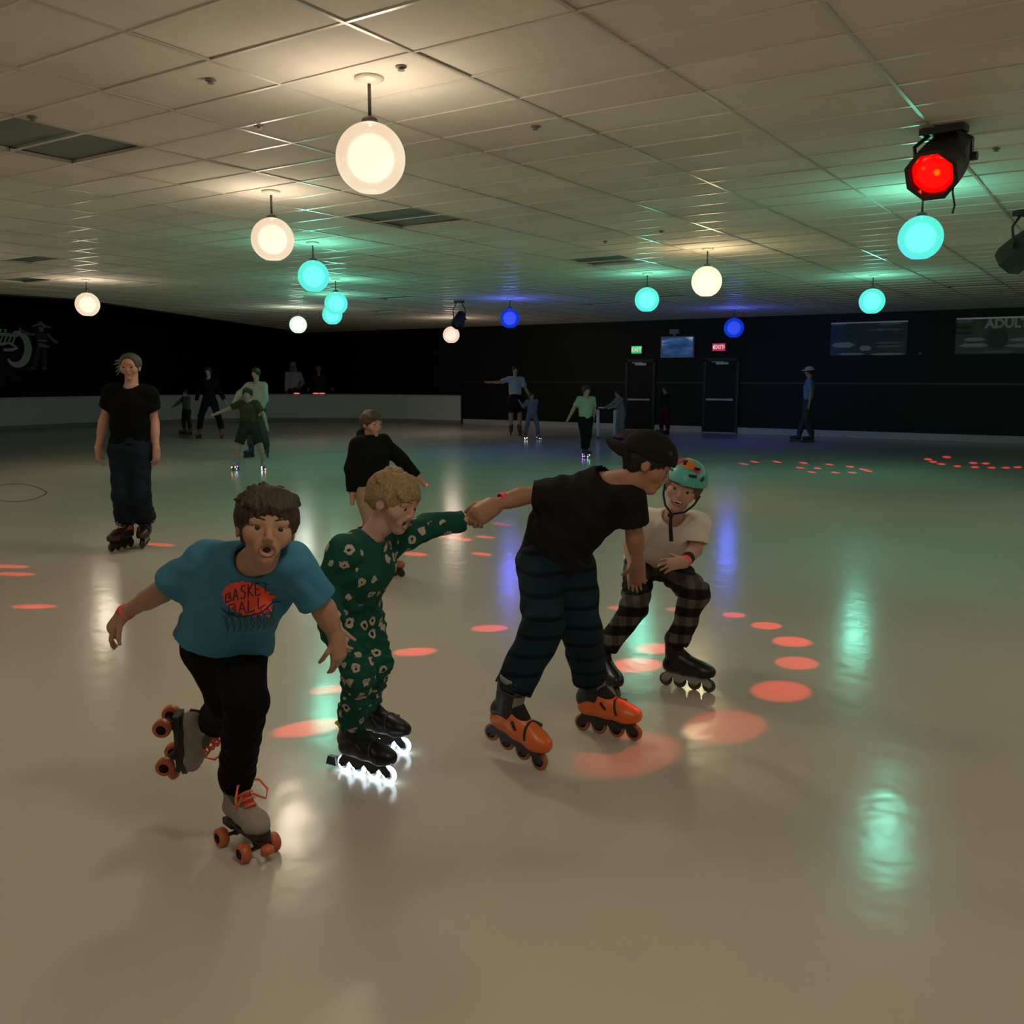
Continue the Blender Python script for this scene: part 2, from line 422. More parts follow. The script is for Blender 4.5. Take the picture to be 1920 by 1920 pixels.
# ---- low white rink barrier with a curved corner
bl = np.array([(-26.6, -7.5), (-26.6, 2), (-26.6, 9), (-26.6, 13.9), (-26.55, 16.8), (-26.1, 18.8), (-25.2, 20.6), (-24.1, 22.0), (-22.7, 23.0), (-21.0, 23.55), (-19.4, 23.75), (-17.95, 23.78)])
t = np.linspace(0, len(bl)-1, 90); pts = []
for u in t:                                           # Catmull-Rom
    i = min(int(u), len(bl)-2); f = u-i; p0, p1, p2, p3 = bl[max(i-1, 0)], bl[i], bl[i+1], bl[min(i+2, len(bl)-1)]
    pts.append(0.5*((2*p1)+(-p0+p2)*f+(2*p0-5*p1+4*p2-p3)*f*f+(-p0+3*p1-3*p2+p3)*f**3))
pts = np.array(pts)
def ribbon(off0, off1, z0, z1):
    vs, fs = [], []
    for k in range(len(pts)):
        d = unit(pts[min(k+1, len(pts)-1)]-pts[max(k-1, 0)]); nn = np.array([d[1], -d[0]])
        for o_, z in ((off0, z0), (off1, z0), (off1, z1), (off0, z1)):
            q = pts[k]+nn*o_; vs.append((q[0], q[1], z))
    for k in range(len(pts)-1):
        for e in range(4):
            fs.append((4*k+e, 4*k+(e+1) % 4, 4*k+4+(e+1) % 4, 4*k+4+e))
    fs += [(3, 2, 1, 0), tuple(4*(len(pts)-1)+e for e in range(4))]
    return vs, fs
bar = empty('rink_barrier', (-26.6, 13.9, 0), 'low white rink barrier curving round the far corner', 'barrier')
mbw = mat('barrier_white', (0.72, 0.77, 0.72), 0.5, var=0.06, vscale=2)
meshobj('barrier_panel', *ribbon(-0.05, 0.0, 0.10, 0.86), mbw, bar)
meshobj('top_rail', *ribbon(-0.07, 0.02, 0.86, 0.90), mat('barrier_cap', (0.6, 0.61, 0.57), 0.45), bar)
meshobj('kick_strip', *ribbon(-0.05, 0.02, 0.0, 0.11), mat('barrier_kick', (0.33, 0.31, 0.27), 0.6), bar)

# ---- doors on the back wall
mdoor = mat('door_dark', (0.007, 0.009, 0.010), 0.5, 0.3); mfr = mat('door_frame', (0.02, 0.023, 0.028), 0.4); mmet = mat('brushed_metal', (0.5, 0.52, 0.55), 0.35, metal=0.6)
for k, (xa, xb, yt) in enumerate(((1178, 1224, 679), (1324, 1380, 677))):
    a, b = onW(xa, 750)[0], onW(xb, 750)[0]; zt = onW((xa+xb)/2, yt)[2]
    dr = MB().box(((a+b)/2, WY-0.02, zt/2), ((b-a)/2, 0.02, zt/2)).build('door_%d' % (k+1), mdoor)
    tag(dr, ('dark exit door under the green sign', 'dark exit door under the red sign')[k], 'door', kind='structure')
    fr = MB()
    for s_ in (a-0.04, b+0.04): fr.box((s_, WY-0.03, zt/2+0.02), (0.04, 0.03, zt/2+0.02))
    fr.box(((a+b)/2, WY-0.03, zt+0.04), ((b-a)/2+0.08, 0.03, 0.04))
    fr.build('door_frame', mfr, dr)
    zb = onW((xa+xb)/2, 749)[2]
    hb = MB().box(((a+b)/2, WY-0.10, zb), ((b-a)/2*0.9, 0.02, 0.025))
    for s_ in (a+0.12, b-0.12): hb.box((s_, WY-0.06, zb), (0.03, 0.03, 0.03))
    hb.build('push_bar', mmet, dr)
    cl = MB().box((lerp(a, b, 0.55), WY-0.08, zt-0.06), (0.17, 0.035, 0.03)); cl.box((lerp(a, b, 0.38), WY-0.06, zt-0.02), (0.16, 0.01, 0.01))
    cl.build('door_closer', mmet, dr)
    MB().box(((a+b)/2, WY-0.03, 0.01), ((b-a)/2+0.05, 0.05, 0.012)).build('threshold', mmet, dr)

# ---- lettering helper
def text_geo(s, size=1.0, outline=0.0, fill=True, bold=0.0):
    c = bpy.data.curves.new('txt', 'FONT'); c.body = s; c.size = size; c.align_x = 'CENTER'; c.align_y = 'CENTER'; c.resolution_u = 3; c.offset = bold
    if not fill: c.fill_mode = 'NONE'; c.bevel_depth = outline; c.bevel_resolution = 0
    ob = bpy.data.objects.new('txt', c); COL.objects.link(ob)
    dg = bpy.context.evaluated_depsgraph_get(); dg.update(); me = bpy.data.meshes.new_from_object(ob.evaluated_get(dg))
    vs = [tuple(v.co) for v in me.vertices]; fs = [tuple(p.vertices) for p in me.polygons]
    bpy.data.objects.remove(ob); bpy.data.meshes.remove(me); return vs, fs
def text_on(s, o, rgt, up, nrm, size, material, parent, name='lettering', off=0.004, **kw):
    vs, fs = text_geo(s, size, **kw); o = np.asarray(o)
    return meshobj(name, [o+np.asarray(rgt)*v[0]+np.asarray(up)*v[1]+np.asarray(nrm)*(off+v[2]) for v in vs], fs, material, parent)
XP, NY = np.array([1.0, 0, 0]), np.array([0, -1.0, 0])
# exit signs
mblk = mat('black_plastic', (0.012, 0.012, 0.013), 0.45)
for nm, px, py, w, h, col, lab in (('g', 1196, 656, 19, 14, (0.12, 1.0, 0.32), 'green lit exit sign above the left black door'), ('r', 1350, 651, 24, 14, (1.0, 0.06, 0.16), 'red lit exit sign with arrows above the black door')):
    a, b = onW(px-w/2, py+h/2), onW(px+w/2, py-h/2); c = (a+b)/2; hw, hh = (b[0]-a[0])/2, (b[2]-a[2])/2
    r = empty('exit_sign', (c[0], WY, c[2]-hh), lab, 'exit sign')
    MB().box((c[0], WY-0.04, c[2]), (hw+0.03, 0.04, hh+0.03)).build('housing', mblk, r)
    MB().box((c[0], WY-0.082, c[2]), (hw, 0.004, hh)).build('lit_face', mat('exit_face_'+nm, (0.02, 0.02, 0.02), 0.4, emit=col, estr=0.55), r)
    text_on('EXIT', (c[0], WY-0.086, c[2]), XP, ZZ, NY, hh*1.5, mat('exit_letter_'+nm, (0.05, 0.05, 0.05), 0.4, emit=tuple(0.5+0.5*v for v in col), estr=1.0), r, off=0.003, bold=0.004)
    if nm == 'r':
        ar = MB()
        for s_ in (-1, 1): ar = MB(); ar.add([(c[0]+s_*hw*0.97, WY-0.09, c[2]), (c[0]+s_*hw*0.80, WY-0.09, c[2]+hh*0.5), (c[0]+s_*hw*0.80, WY-0.09, c[2]-hh*0.5)], [(0, 1, 2), (2, 1, 0)]).build('arrow', MATS['exit_letter_r'], r)
# wall screen with pale frame
a, b = onW(1240, 671), onW(1303, 630); c = (a+b)/2; hw, hh = (b[0]-a[0])/2, (b[2]-a[2])/2
r = empty('wall_screen', (c[0], WY, a[2]), 'framed blue lit screen between the two exit signs', 'screen')
MB().box((c[0], WY-0.03, c[2]), (hw, 0.03, hh)).build('screen_frame', mat('frame_pale', (0.35, 0.38, 0.45), 0.4), r)
ms = mat('screen_picture', (0.01, 0.01, 0.02), 0.3)
N, Lk, B = nodes_of(ms); tcx = N.new('ShaderNodeTexCoord'); mp = N.new('ShaderNodeMapping'); mp.inputs['Scale'].default_value = (0.9, 1, 3.0)
nz = N.new('ShaderNodeTexNoise'); nz.inputs['Scale'].default_value = 1.6; nz.inputs['Detail'].default_value = 3
cr = N.new('ShaderNodeValToRGB'); e = cr.color_ramp.elements; e[0].position = 0.42; e[0].color = (0.01, 0.035, 0.12, 1); e[1].position = 0.72; e[1].color = (0.5, 0.6, 0.8, 1); q = e.new(0.58); q.color = (0.03, 0.09, 0.25, 1)
Lk.new(tcx.outputs['Object'], mp.inputs['Vector']); Lk.new(mp.outputs['Vector'], nz.inputs['Vector']); Lk.new(nz.outputs['Fac'], cr.inputs['Fac']); Lk.new(cr.outputs['Color'], B.inputs['Emission Color']); B.inputs['Emission Strength'].default_value = 0.8
MB().box((c[0], WY-0.062, c[2]), (hw*0.93, 0.003, hh*0.9)).build('picture', ms, r)
p = onW(1267, 622)
o = MB().box((p[0], WY-0.06, p[2]), (0.13, 0.06, 0.06)).box((p[0], WY-0.05, p[2]-0.09), (0.03, 0.05, 0.05)).build('wall_sensor', mat('sensor_grey', (0.3, 0.3, 0.33), 0.5)); tag(o, 'small pale box fixed above the framed screen', 'sensor box')
# posters
mpo = mat('poster_dark', (0.018, 0.022, 0.026), 0.35)
mst = mat('poster_print', (0.20, 0.23, 0.25), 0.5); mst2 = mat('poster_white', (0.45, 0.5, 0.5), 0.5); mbl = mat('poster_teal', (0.035, 0.065, 0.075), 0.5); mrd = mat('poster_red', (0.05, 0.022, 0.022), 0.5)
def poster(x0, y0, x1, y1, lab, bars, extra=None):
    a, b = onW(x0, y1), onW(x1, y0); c = (a+b)/2; hw, hh = (b[0]-a[0])/2, (b[2]-a[2])/2
    r = empty('wall_poster', (c[0], WY, a[2]), lab, 'poster')
    MB().box((c[0], WY-0.01, c[2]), (hw, 0.01, hh)).build('poster_sheet', mpo, r)
    MB().box((c[0], WY-0.02, b[2]+0.02), (hw, 0.02, 0.018)).build('hanging_rail', mmet, r)
    for (u0, v0, u1, v1, mm) in bars:
        p0 = onW(u0, v0); p1 = onW(u1, v1)
        n_ = 14; rw = random.Random(int(u0*7+v0)); top, bot = [], []
        for i in range(n_+1):
            x = lerp(p0[0], p1[0], i/n_); e_ = min(1, 4*min(i, n_-i)/n_+0.15)
            h_ = abs(p0[2]-p1[2])/2*e_*rw.uniform(0.75, 1.0); zc = (p0[2]+p1[2])/2
            top.append((x, WY-0.0215, zc+h_)); bot.append((x, WY-0.0215, zc-h_))
        meshobj('printed_band', top+bot, [(i, i+1, n_+2+i, n_+1+i) for i in range(n_)], mm, r)
    return r
poster(1556, 604, 1703, 667, 'dark wall poster with blurred pale print lines behind the man in the cap', [
    (1560, 606, 1590, 610, mst), (1580, 611, 1620, 637, mbl), (1645, 605, 1692, 609, mst), (1625, 617, 1695, 619, mst), (1645, 624, 1695, 634, mbl), (1560, 642, 1603, 652, mst2), (1612, 648, 1634, 658, mst2), (1640, 641, 1695, 644, mst), (1640, 648, 1695, 651, mst), (1570, 662, 1622, 666, mst2), (1632, 662, 1698, 666, mst2)])
r = poster(1790, 594, 1990, 664, 'dark wall banner headed ADULT in pale capitals', [
    (1792, 600, 1826, 606, mst), (1793, 611, 1825, 617, mrd), (1793, 622, 1825, 627, mrd), (1808, 633, 1848, 640, mst2), (1798, 644, 1856, 651, mst2), (1850, 616, 1890, 655, mbl), (1888, 633, 1985, 640, mst2), (1884, 644, 1985, 651, mst2), (1838, 658, 1905, 662, mst)])
p = onW(1884, 607); text_on('ADULT', (p[0]+0.05, WY-0.022, p[2]), XP, ZZ, NY, 0.27, mat('letter_pale', (0.62, 0.68, 0.6), 0.5), r, bold=0.012)
p = onW(1726, 663); o = MB().lathe((p[0], WY, p[2]), NY, [(0, 0.05), (0.03, 0.05), (0.05, 0.03)], 12).build('wall_button', mat('dim_red', (0.25, 0.05, 0.05), 0.4)); tag(o, 'small dim red round fitting between the two wall posters', 'wall fitting')

# ---- painted moon and figure on the left black wall
ml = mat('mural_pale', (0.75, 0.8, 0.76), 0.7, var=0.15); ml2 = mat('mural_faint', (0.32, 0.36, 0.35), 0.7, var=0.3); ml3 = mat('mural_dim', (0.07, 0.085, 0.09), 0.7, var=0.3)
p0 = onL(35, 690)
mu = empty('wall_mural', (WXL, p0[1], p0[2]), 'painted crescent with script letters and a hatted figure on the black wall', 'mural')
def stroke(pts_, widths, mm, name, off=0.01):
    q = [onL(*a) for a in pts_]; sc = np.linalg.norm(onL(50, 650)-onL(51, 650)); vs = []
    for i in range(len(q)):
        d = unit(q[min(i+1, len(q)-1)]-q[max(i-1, 0)]); nn = np.array([0, -d[2], d[1]]); w = widths[i]*sc/2
        vs += [q[i]+nn*w+[off, 0, 0], q[i]-nn*w+[off, 0, 0]]
    meshobj(name, vs, [(2*i, 2*i+1, 2*i+3, 2*i+2) for i in range(len(q)-1)], mm, mu)
cres = [(35+25*math.cos(a)*0.86, 654+30*math.sin(a)) for a in np.radians(np.arange(-108, 152, 10))]
wid = [3+11*math.sin(math.pi*min(1, (i+1)/len(cres)))**0.8 for i in range(len(cres))]
stroke([(x-4, y) for x, y in cres], wid, ml, 'crescent')
stroke([(-8, 627), (6, 627), (20, 628), (34, 630)], [4, 6, 6, 3], ml, 'script_letter')
stroke([(-6, 646), (6, 645), (16, 643), (26, 648), (32, 652), (22, 656), (6, 656)], [5, 5, 4, 4, 6, 6, 5], ml, 'script_letter', 0.012)
for x in (0, 8, 16, 24): stroke([(x+4, 630), (x-1, 644)], [3, 3], ml, 'script_letter', 0.014)
stroke([(8, 620), (12, 620)], [6, 5], ml, 'script_letter', 0.014); stroke([(-2, 619), (2, 620)], [6, 5], ml, 'script_letter', 0.014)
stroke([(60, 612), (70, 609), (76, 606), (84, 612), (96, 614)], [2, 4, 8, 5, 2], ml2, 'painted_hat')
stroke([(77, 613), (77, 622)], [12, 8], ml2, 'painted_head')
stroke([(36, 616), (42, 622), (55, 627), (66, 627)], [5, 5, 4, 4], ml2, 'painted_arm')
stroke([(78, 624), (78, 640), (76, 650)], [22, 17, 19], ml3, 'painted_torso')
stroke([(70, 638), (88, 639)], [3, 3], ml2, 'painted_belt', 0.013); stroke([(72, 647), (92, 650)], [7, 4], ml2, 'painted_belt', 0.013)
stroke([(88, 626), (98, 636), (104, 641), (108, 643)], [5, 5, 6, 4], ml2, 'painted_arm')
stroke([(72, 652), (68, 672), (64, 690)], [9, 9, 8], ml3, 'painted_leg'); stroke([(82, 652), (84, 672), (83, 690)], [9, 9, 8], ml3, 'painted_leg')
stroke([(58, 690), (68, 690)], [3, 3], ml2, 'painted_foot'); stroke([(78, 690), (88, 691)], [3, 3], ml2, 'painted_foot')
# dark worn ring on the floor
pc = G(28, 924); mm = MB(); ring = []
for i in range(48):
    a = 2*math.pi*i/48; ring.append((62*math.cos(a)*(1-0.12*abs(math.sin(2*a))), 17*math.sin(a)))
for i in range(48):
    def rp(s_, i_): q = G(28+ring[i_ % 48][0]*s_, 924+ring[i_ % 48][1]*s_); return (q[0], q[1], 0.0015)
    mm.add([rp(0.93, i), rp(1.0, i), rp(1.0, i+1), rp(0.93, i+1)], [(0, 1, 2, 3)])
o = mm.build('floor_mark', mat('mark_dark', (0.10, 0.095, 0.06), 0.95, 0.05)); tag(o, 'dark worn ring marked on the beige floor near the woman', 'floor mark')
# ================================================================== LAMPS
mrod = mat('lamp_rod', (0.06, 0.055, 0.05), 0.35, metal=0.5)
mcan = mat('lamp_canopy', (0.62, 0.56, 0.48), 0.4)
def globe_mat(name, col, hot, strength):
    m = bpy.data.materials.new(name); m.use_nodes = True; nt = m.node_tree; nt.nodes.clear()
    out = nt.nodes.new('ShaderNodeOutputMaterial'); tr = nt.nodes.new('ShaderNodeBsdfTransparent'); em = nt.nodes.new('ShaderNodeEmission'); mx = nt.nodes.new('ShaderNodeMixShader')
    tc = nt.nodes.new('ShaderNodeTexCoord'); g = nt.nodes.new('ShaderNodeTexNoise'); g.inputs['Scale'].default_value = 3.0; g.inputs['Detail'].default_value = 1
    cr = nt.nodes.new('ShaderNodeValToRGB'); e = cr.color_ramp.elements; e[0].position = 0.40; e[0].color = (*col, 1); e[1].position = 0.72; e[1].color = (*hot, 1)
    nt.links.new(tc.outputs['Object'], g.inputs['Vector']); nt.links.new(g.outputs['Fac'], cr.inputs['Fac']); nt.links.new(cr.outputs['Color'], em.inputs['Color'])
    em.inputs['Strength'].default_value = strength*1.15
    gl = nt.nodes.new('ShaderNodeBsdfGlossy'); gl.inputs['Roughness'].default_value = 0.15; gl.inputs['Color'].default_value = (0.03, 0.03, 0.03, 1)
    ad = nt.nodes.new('ShaderNodeAddShader'); nt.links.new(em.outputs[0], ad.inputs[0]); nt.links.new(gl.outputs[0], ad.inputs[1])
    mx.inputs[0].default_value = 0.08
    nt.links.new(ad.outputs[0], mx.inputs[1]); nt.links.new(tr.outputs[0], mx.inputs[2]); nt.links.new(mx.outputs[0], out.inputs[0])
    return m
GM = {'white': (globe_mat('opal_warm', (0.95, 0.69, 0.47), (1.0, 0.94, 0.68), 0.98), (1.0, 0.84, 0.65)),
      'yellow': (globe_mat('opal_yellow', (1.0, 0.86, 0.52), (1.0, 0.97, 0.80), 1.25), (1.0, 0.80, 0.45)),
      'pink': (globe_mat('opal_pink', (0.95, 0.66, 0.52), (1.0, 0.84, 0.68), 0.95), (1.0, 0.78, 0.62)),
      'mint': (globe_mat('opal_mint', (0.72, 0.92, 0.74), (0.95, 1.0, 0.90), 1.05), (0.85, 1.0, 0.85)),
      'teal': (globe_mat('opal_teal', (0.10, 0.90, 0.66), (0.12, 0.82, 0.98), 1.05), (0.22, 1.0, 0.70)),
      'blue': (globe_mat('opal_blue', (0.002, 0.03, 0.55), (0.004, 0.045, 0.62), 1.0), (0.10, 0.13, 1.0))}
LB = {'white': 'warm white globe pendant lamp hanging from the tiled ceiling', 'yellow': 'yellowish white globe pendant lamp glowing amber on the ceiling', 'pink': 'pinkish white globe pendant lamp hanging low before the black wall',
      'mint': 'pale mint white globe pendant lamp beside the overlapping teal pair', 'teal': 'turquoise globe pendant lamp hanging from the tiled ceiling', 'blue': 'deep blue globe pendant lamp hanging before the black wall'}
def globe_mesh(R):
    prof = []
    for i in range(25):
        th = math.radians(10 + (172-10)*i/24); prof.append((R*math.cos(th), R*math.sin(th)))
    th = math.radians(156); prof = [p for p in prof if p[0] > R*math.cos(th)] + [(R*math.cos(th), R*math.sin(th)*1.0), (R*math.cos(th)-0.004, R*math.sin(th)*0.9)]
    return prof
def pendant(x, y, zc, R, kind, label=None, group=None, off=''):
    r = empty('globe_pendant'+off, (x, y, CEIL), label or LB[kind], 'pendant lamp', group or kind+' globe pendants')
    MB().lathe((x, y, CEIL+0.004), -ZZ, [(0, 0.075), (0.008, 0.075), (0.022, 0.05), (0.03, 0.02)], 24).build('ceiling_canopy', mcan, r, True)
    MB().lathe((x, y, CEIL-0.02), -ZZ, [(0, 0.009), (CEIL-0.02-zc-R+0.02, 0.009)], 10).build('rod', mrod, r, True)
    MB().lathe((x, y, zc+R*0.97), ZZ, [(0, 0.045), (0.02, 0.04), (0.035, 0.018)], 16).build('collar', mrod, r, True)
    mm, lc = GM[kind]
    MB().lathe((x, y, zc), ZZ, globe_mesh(R), 40, caps=False).build('globe', mm, r, True)
    l = bpy.data.lights.new('bulb'+off, 'POINT'); l.energy = POINT_W; l.color = lc; l.shadow_soft_size = R*0.9
    lo = bpy.data.objects.new('bulb'+off, l); COL.objects.link(lo); lo.parent = r; lo.location = (0, 0, zc-CEIL)
    return r
#         px    py   zc    R     kind
PEND = [(695, 297, 2.61, 0.178, 'white'), (511, 449, 2.62, 0.175, 'white'), (588, 518, 2.63, 0.178, 'teal'), (630, 569, 2.63, 0.18, 'teal'), (623, 590, 2.63, 0.185, 'teal'),
        (164, 571, 2.62, 0.185, 'white'), (559, 609, 2.62, 0.19, 'mint'), (846, 628, 2.56, 0.215, 'pink'), (956, 597, 2.62, 0.19, 'blue'), (1213, 562, 2.62, 0.18, 'teal'),
        (1325, 528, 2.62, 0.18, 'yellow'), (1376, 615, 2.56, 0.22, 'blue'), (1635, 565, 2.62, 0.19, 'teal'), (1726, 446, 2.62, 0.175, 'teal')]
PL = {695: 'warm white globe pendant with round canopy hanging above the blond boy', 511: 'warm white globe pendant hanging above the boy in the blue T-shirt', 588: 'turquoise globe pendant between a white globe and the overlapping turquoise pair', 630: 'front turquoise globe pendant of the overlapping pair', 623: 'rear turquoise globe pendant of the overlapping pair',
      164: 'warm white globe pendant near the woman in black, before the black wall', 956: 'deep blue globe pendant above the man in the white T-shirt', 1213: 'turquoise globe pendant above the green lit exit sign', 1376: 'deep blue globe pendant above the red lit exit sign', 1635: 'turquoise globe pendant above the first dark wall poster', 1726: 'turquoise globe pendant under the stage lamp with the red lens'}
for px, py, zc, R, kd in PEND:
    p = G(px, py, zc); pendant(p[0], p[1], zc, R, kd, label=PL.get(px))
# the pictured lamps hang on a lattice (steps 2.5,-2.0 and 1.7,4.3); the same rows go on outside the photograph
for x, y, kd in ((-12.4, 5.4, 'white'), (-9.9, 3.4, 'white'), (-7.4, 1.3, 'white'), (-4.9, -0.7, 'white'), (-2.4, -2.7, 'white'), (-0.7, 1.5, 'white'), (1.8, -0.5, 'white'), (1.0, 5.9, 'white'), (3.5, 3.9, 'white'), (0.2, 12.2, 'mint'), (2.7, 10.2, 'mint')):
    pendant(x, y, 2.62, 0.178, kd, label={'white': 'warm white globe pendant over the rink beyond the pictured part', 'mint': 'pale mint globe pendant over the rink beyond the pictured part'}[kd], group='globe pendants over the rest of the rink', off='_offscreen')

# ---- black stage lamps
mcase = mat('lamp_case', (0.012, 0.013, 0.013), 0.45, var=0.2)
def stage_lamp(px, py, Z, aim, size, lab, lens=None):
    c = P(px, py, Z); f = unit(aim); s_ = unit(np.cross(f, ZZ)); u = np.cross(s_, f)
    r = empty('stage_lamp', (c[0], c[1], CEIL), lab, 'stage lamp')
    b = MB(); prof = [(-0.20, 0.07), (-0.17, 0.095), (0.02, 0.12), (0.12, 0.125), (0.16, 0.125), (0.16, 0.105), (0.12, 0.10)]
    b.lathe(c, f, [(o*size, q*size) for o, q in prof], 8); b.build('case', mcase, r)
    y = MB(); top = np.array([c[0], c[1], CEIL])
    for k in (-1, 1):
        y.tube([c+s_*k*0.125*size-f*0.02*size, c+s_*k*0.13*size+ZZ*(CEIL-c[2])*0.55, top+s_*k*0.05*size-ZZ*0.02], 0.010*size, 6)
    y.box(top-ZZ*0.02, (0.10*size, 0.04*size, 0.02), (s_, np.cross(ZZ, s_), ZZ)); y.build('yoke', mcase, r)
    for q in (-1, 1): MB().lathe(c+s_*q*0.12*size-f*0.02*size, s_*q, [(0, 0.02*size), (0.03*size, 0.02*size)], 10).build('clamp_knob', mcase, r)
    MB().lathe(c+f*0.125*size, f, [(0, 0.098*size), (0.012*size, 0.085*size), (0.02*size, 0.05*size)], 24).build('lens', lens or mat('dark_glass', (0.01, 0.01, 0.01), 0.1), r, True)
    return r, c+f*0.17*size
mred = mat('red_lens', (0.1, 0.0, 0.0), 0.2); N, Lk, B = nodes_of(mred)
tcx = N.new('ShaderNodeTexCoord'); vz = N.new('ShaderNodeTexVoronoi'); vz.inputs['Scale'].default_value = 11; cr = N.new('ShaderNodeValToRGB')
e = cr.color_ramp.elements; e[0].position = 0.12; e[0].color = (1, 0.22, 0.0, 1); e[1].position = 0.30; e[1].color = (1.0, 0.0, 0.0, 1)
Lk.new(tcx.outputs['Object'], vz.inputs['Vector']); Lk.new(vz.outputs['Distance'], cr.inputs['Fac']); Lk.new(cr.outputs['Color'], B.inputs['Emission Color']); B.inputs['Emission Strength'].default_value = 1.2
RL, redpos = stage_lamp(1766, 304, 5.75, D(-0.55, -0.62, -0.50), 1.3, 'black stage lamp with glowing red lens clamped to the ceiling', mred)
SL2, pos2 = stage_lamp(1921, 465, 8.7, D(-0.28, 0.80, -0.50), 1.25, 'black stage lamp seen from behind, turned to the black wall banner', mred)
SL3, pos3 = stage_lamp(861, 600, 19.0, D(-0.2, -0.6, -0.6), 1.0, 'small black unlit stage lamp beside the pinkish globe')
# wire hanging behind the red lamp
o = MB().tube([P(1790, 330, 5.5), P(1786, 360, 5.5), P(1790, 385, 5.5), P(1786, 400, 5.5)], 0.006, 6).build('power_cable', mcase, RL)

# projected beams: narrow spots that draw dots on the floor
def beam(src, px, py, diam, col, w, parent, blend=0.45):
    t_ = G(px, py); d = t_-src; L = np.linalg.norm(d)
    l = bpy.data.lights.new('beam', 'SPOT'); l.color = col; l.shadow_soft_size = 0.012; l.spot_blend = blend
    l.spot_size = 2*math.atan(diam/2/L); l.energy = w*(L/3.0)**2*min(4.0, L/abs(d[2]))
    o = bpy.data.objects.new('beam', l); COL.objects.link(o); o.parent = parent
    o.location = Vector(src)-Vector(parent.location); o.rotation_euler = Vector(d).to_track_quat('-Z', 'Y').to_euler()
RED = (1.0, 0.045, 0.05)
for px, py, dm, w in ((1376, 1153, .15, 1), (1437, 1173, .19, 1), (1485, 1203, .23, 1), (1230, 1216, .22, 1), (1193, 1247, .26, 1), (1494, 1243, .24, .8), (1465, 1295, .30, .7), (1362, 1360, .36, .32), (1180, 1412, .40, .22), (1268, 1143, .13, .6), (1160, 1140, .13, .6),
                      (918, 1178, .17, 1), (778, 1222, .17, 1), (582, 1364, .20, .8), (622, 1293, .14, .8), (779, 1039, .16, 1), (903, 1039, .14, 1), (824, 1006, .15, 1), (868, 1011, .15, 1), (852, 999, .16, .6), (910, 1007, .14, .9), (940, 983, .16, .4),
                      (1345, 970, .2, .25), (1345, 945, .2, .15)):
    beam(redpos, px, py, dm, RED, RED_W*w, RL)
for i, (px, py) in enumerate(((65, 1137), (28, 1076), (20, 1062), (300, 1021), (325, 1108), (580, 1058), (575, 1366))):
    if i == 6: continue
    beam(redpos, px, py, .14, RED, RED_W*0.8, RL)
for px, py in ((1395, 870), (1415, 866), (1457, 866), (1507, 868), (1555, 871), (1594, 875), (1500, 877), (1533, 878), (1522, 885), (1566, 886), (1598, 886), (1618, 880), (1628, 883), (1740, 861), (1750, 866), (1775, 857), (1765, 870), (1795, 874), (1825, 868), (1848, 869), (1828, 876), (1859, 877), (1886, 877), (1908, 876)):
    beam(pos2, px, py, .13, RED, RED_W*1.5, SL2)
# sprinkler heads in the ceiling
msp = mat('sprinkler', (0.16, 0.14, 0.12), 0.5)
for px, py in ((395, 151), (752, 126), (60, 221), (485, 237), (1135, 453), (1240, 434), (1004, 238), (1868, 279)):
    p = G(px, py, CEIL); o = MB().lathe((p[0], p[1], CEIL+0.006), -ZZ, [(0, 0.028), (0.008, 0.028), (0.011, 0.010), (0.018, 0.009), (0.020, 0.018), (0.022, 0.018)], 14).build('sprinkler_head', msp); tag(o, 'small dark sprinkler head in a ceiling tile', 'sprinkler', 'ceiling sprinkler heads')
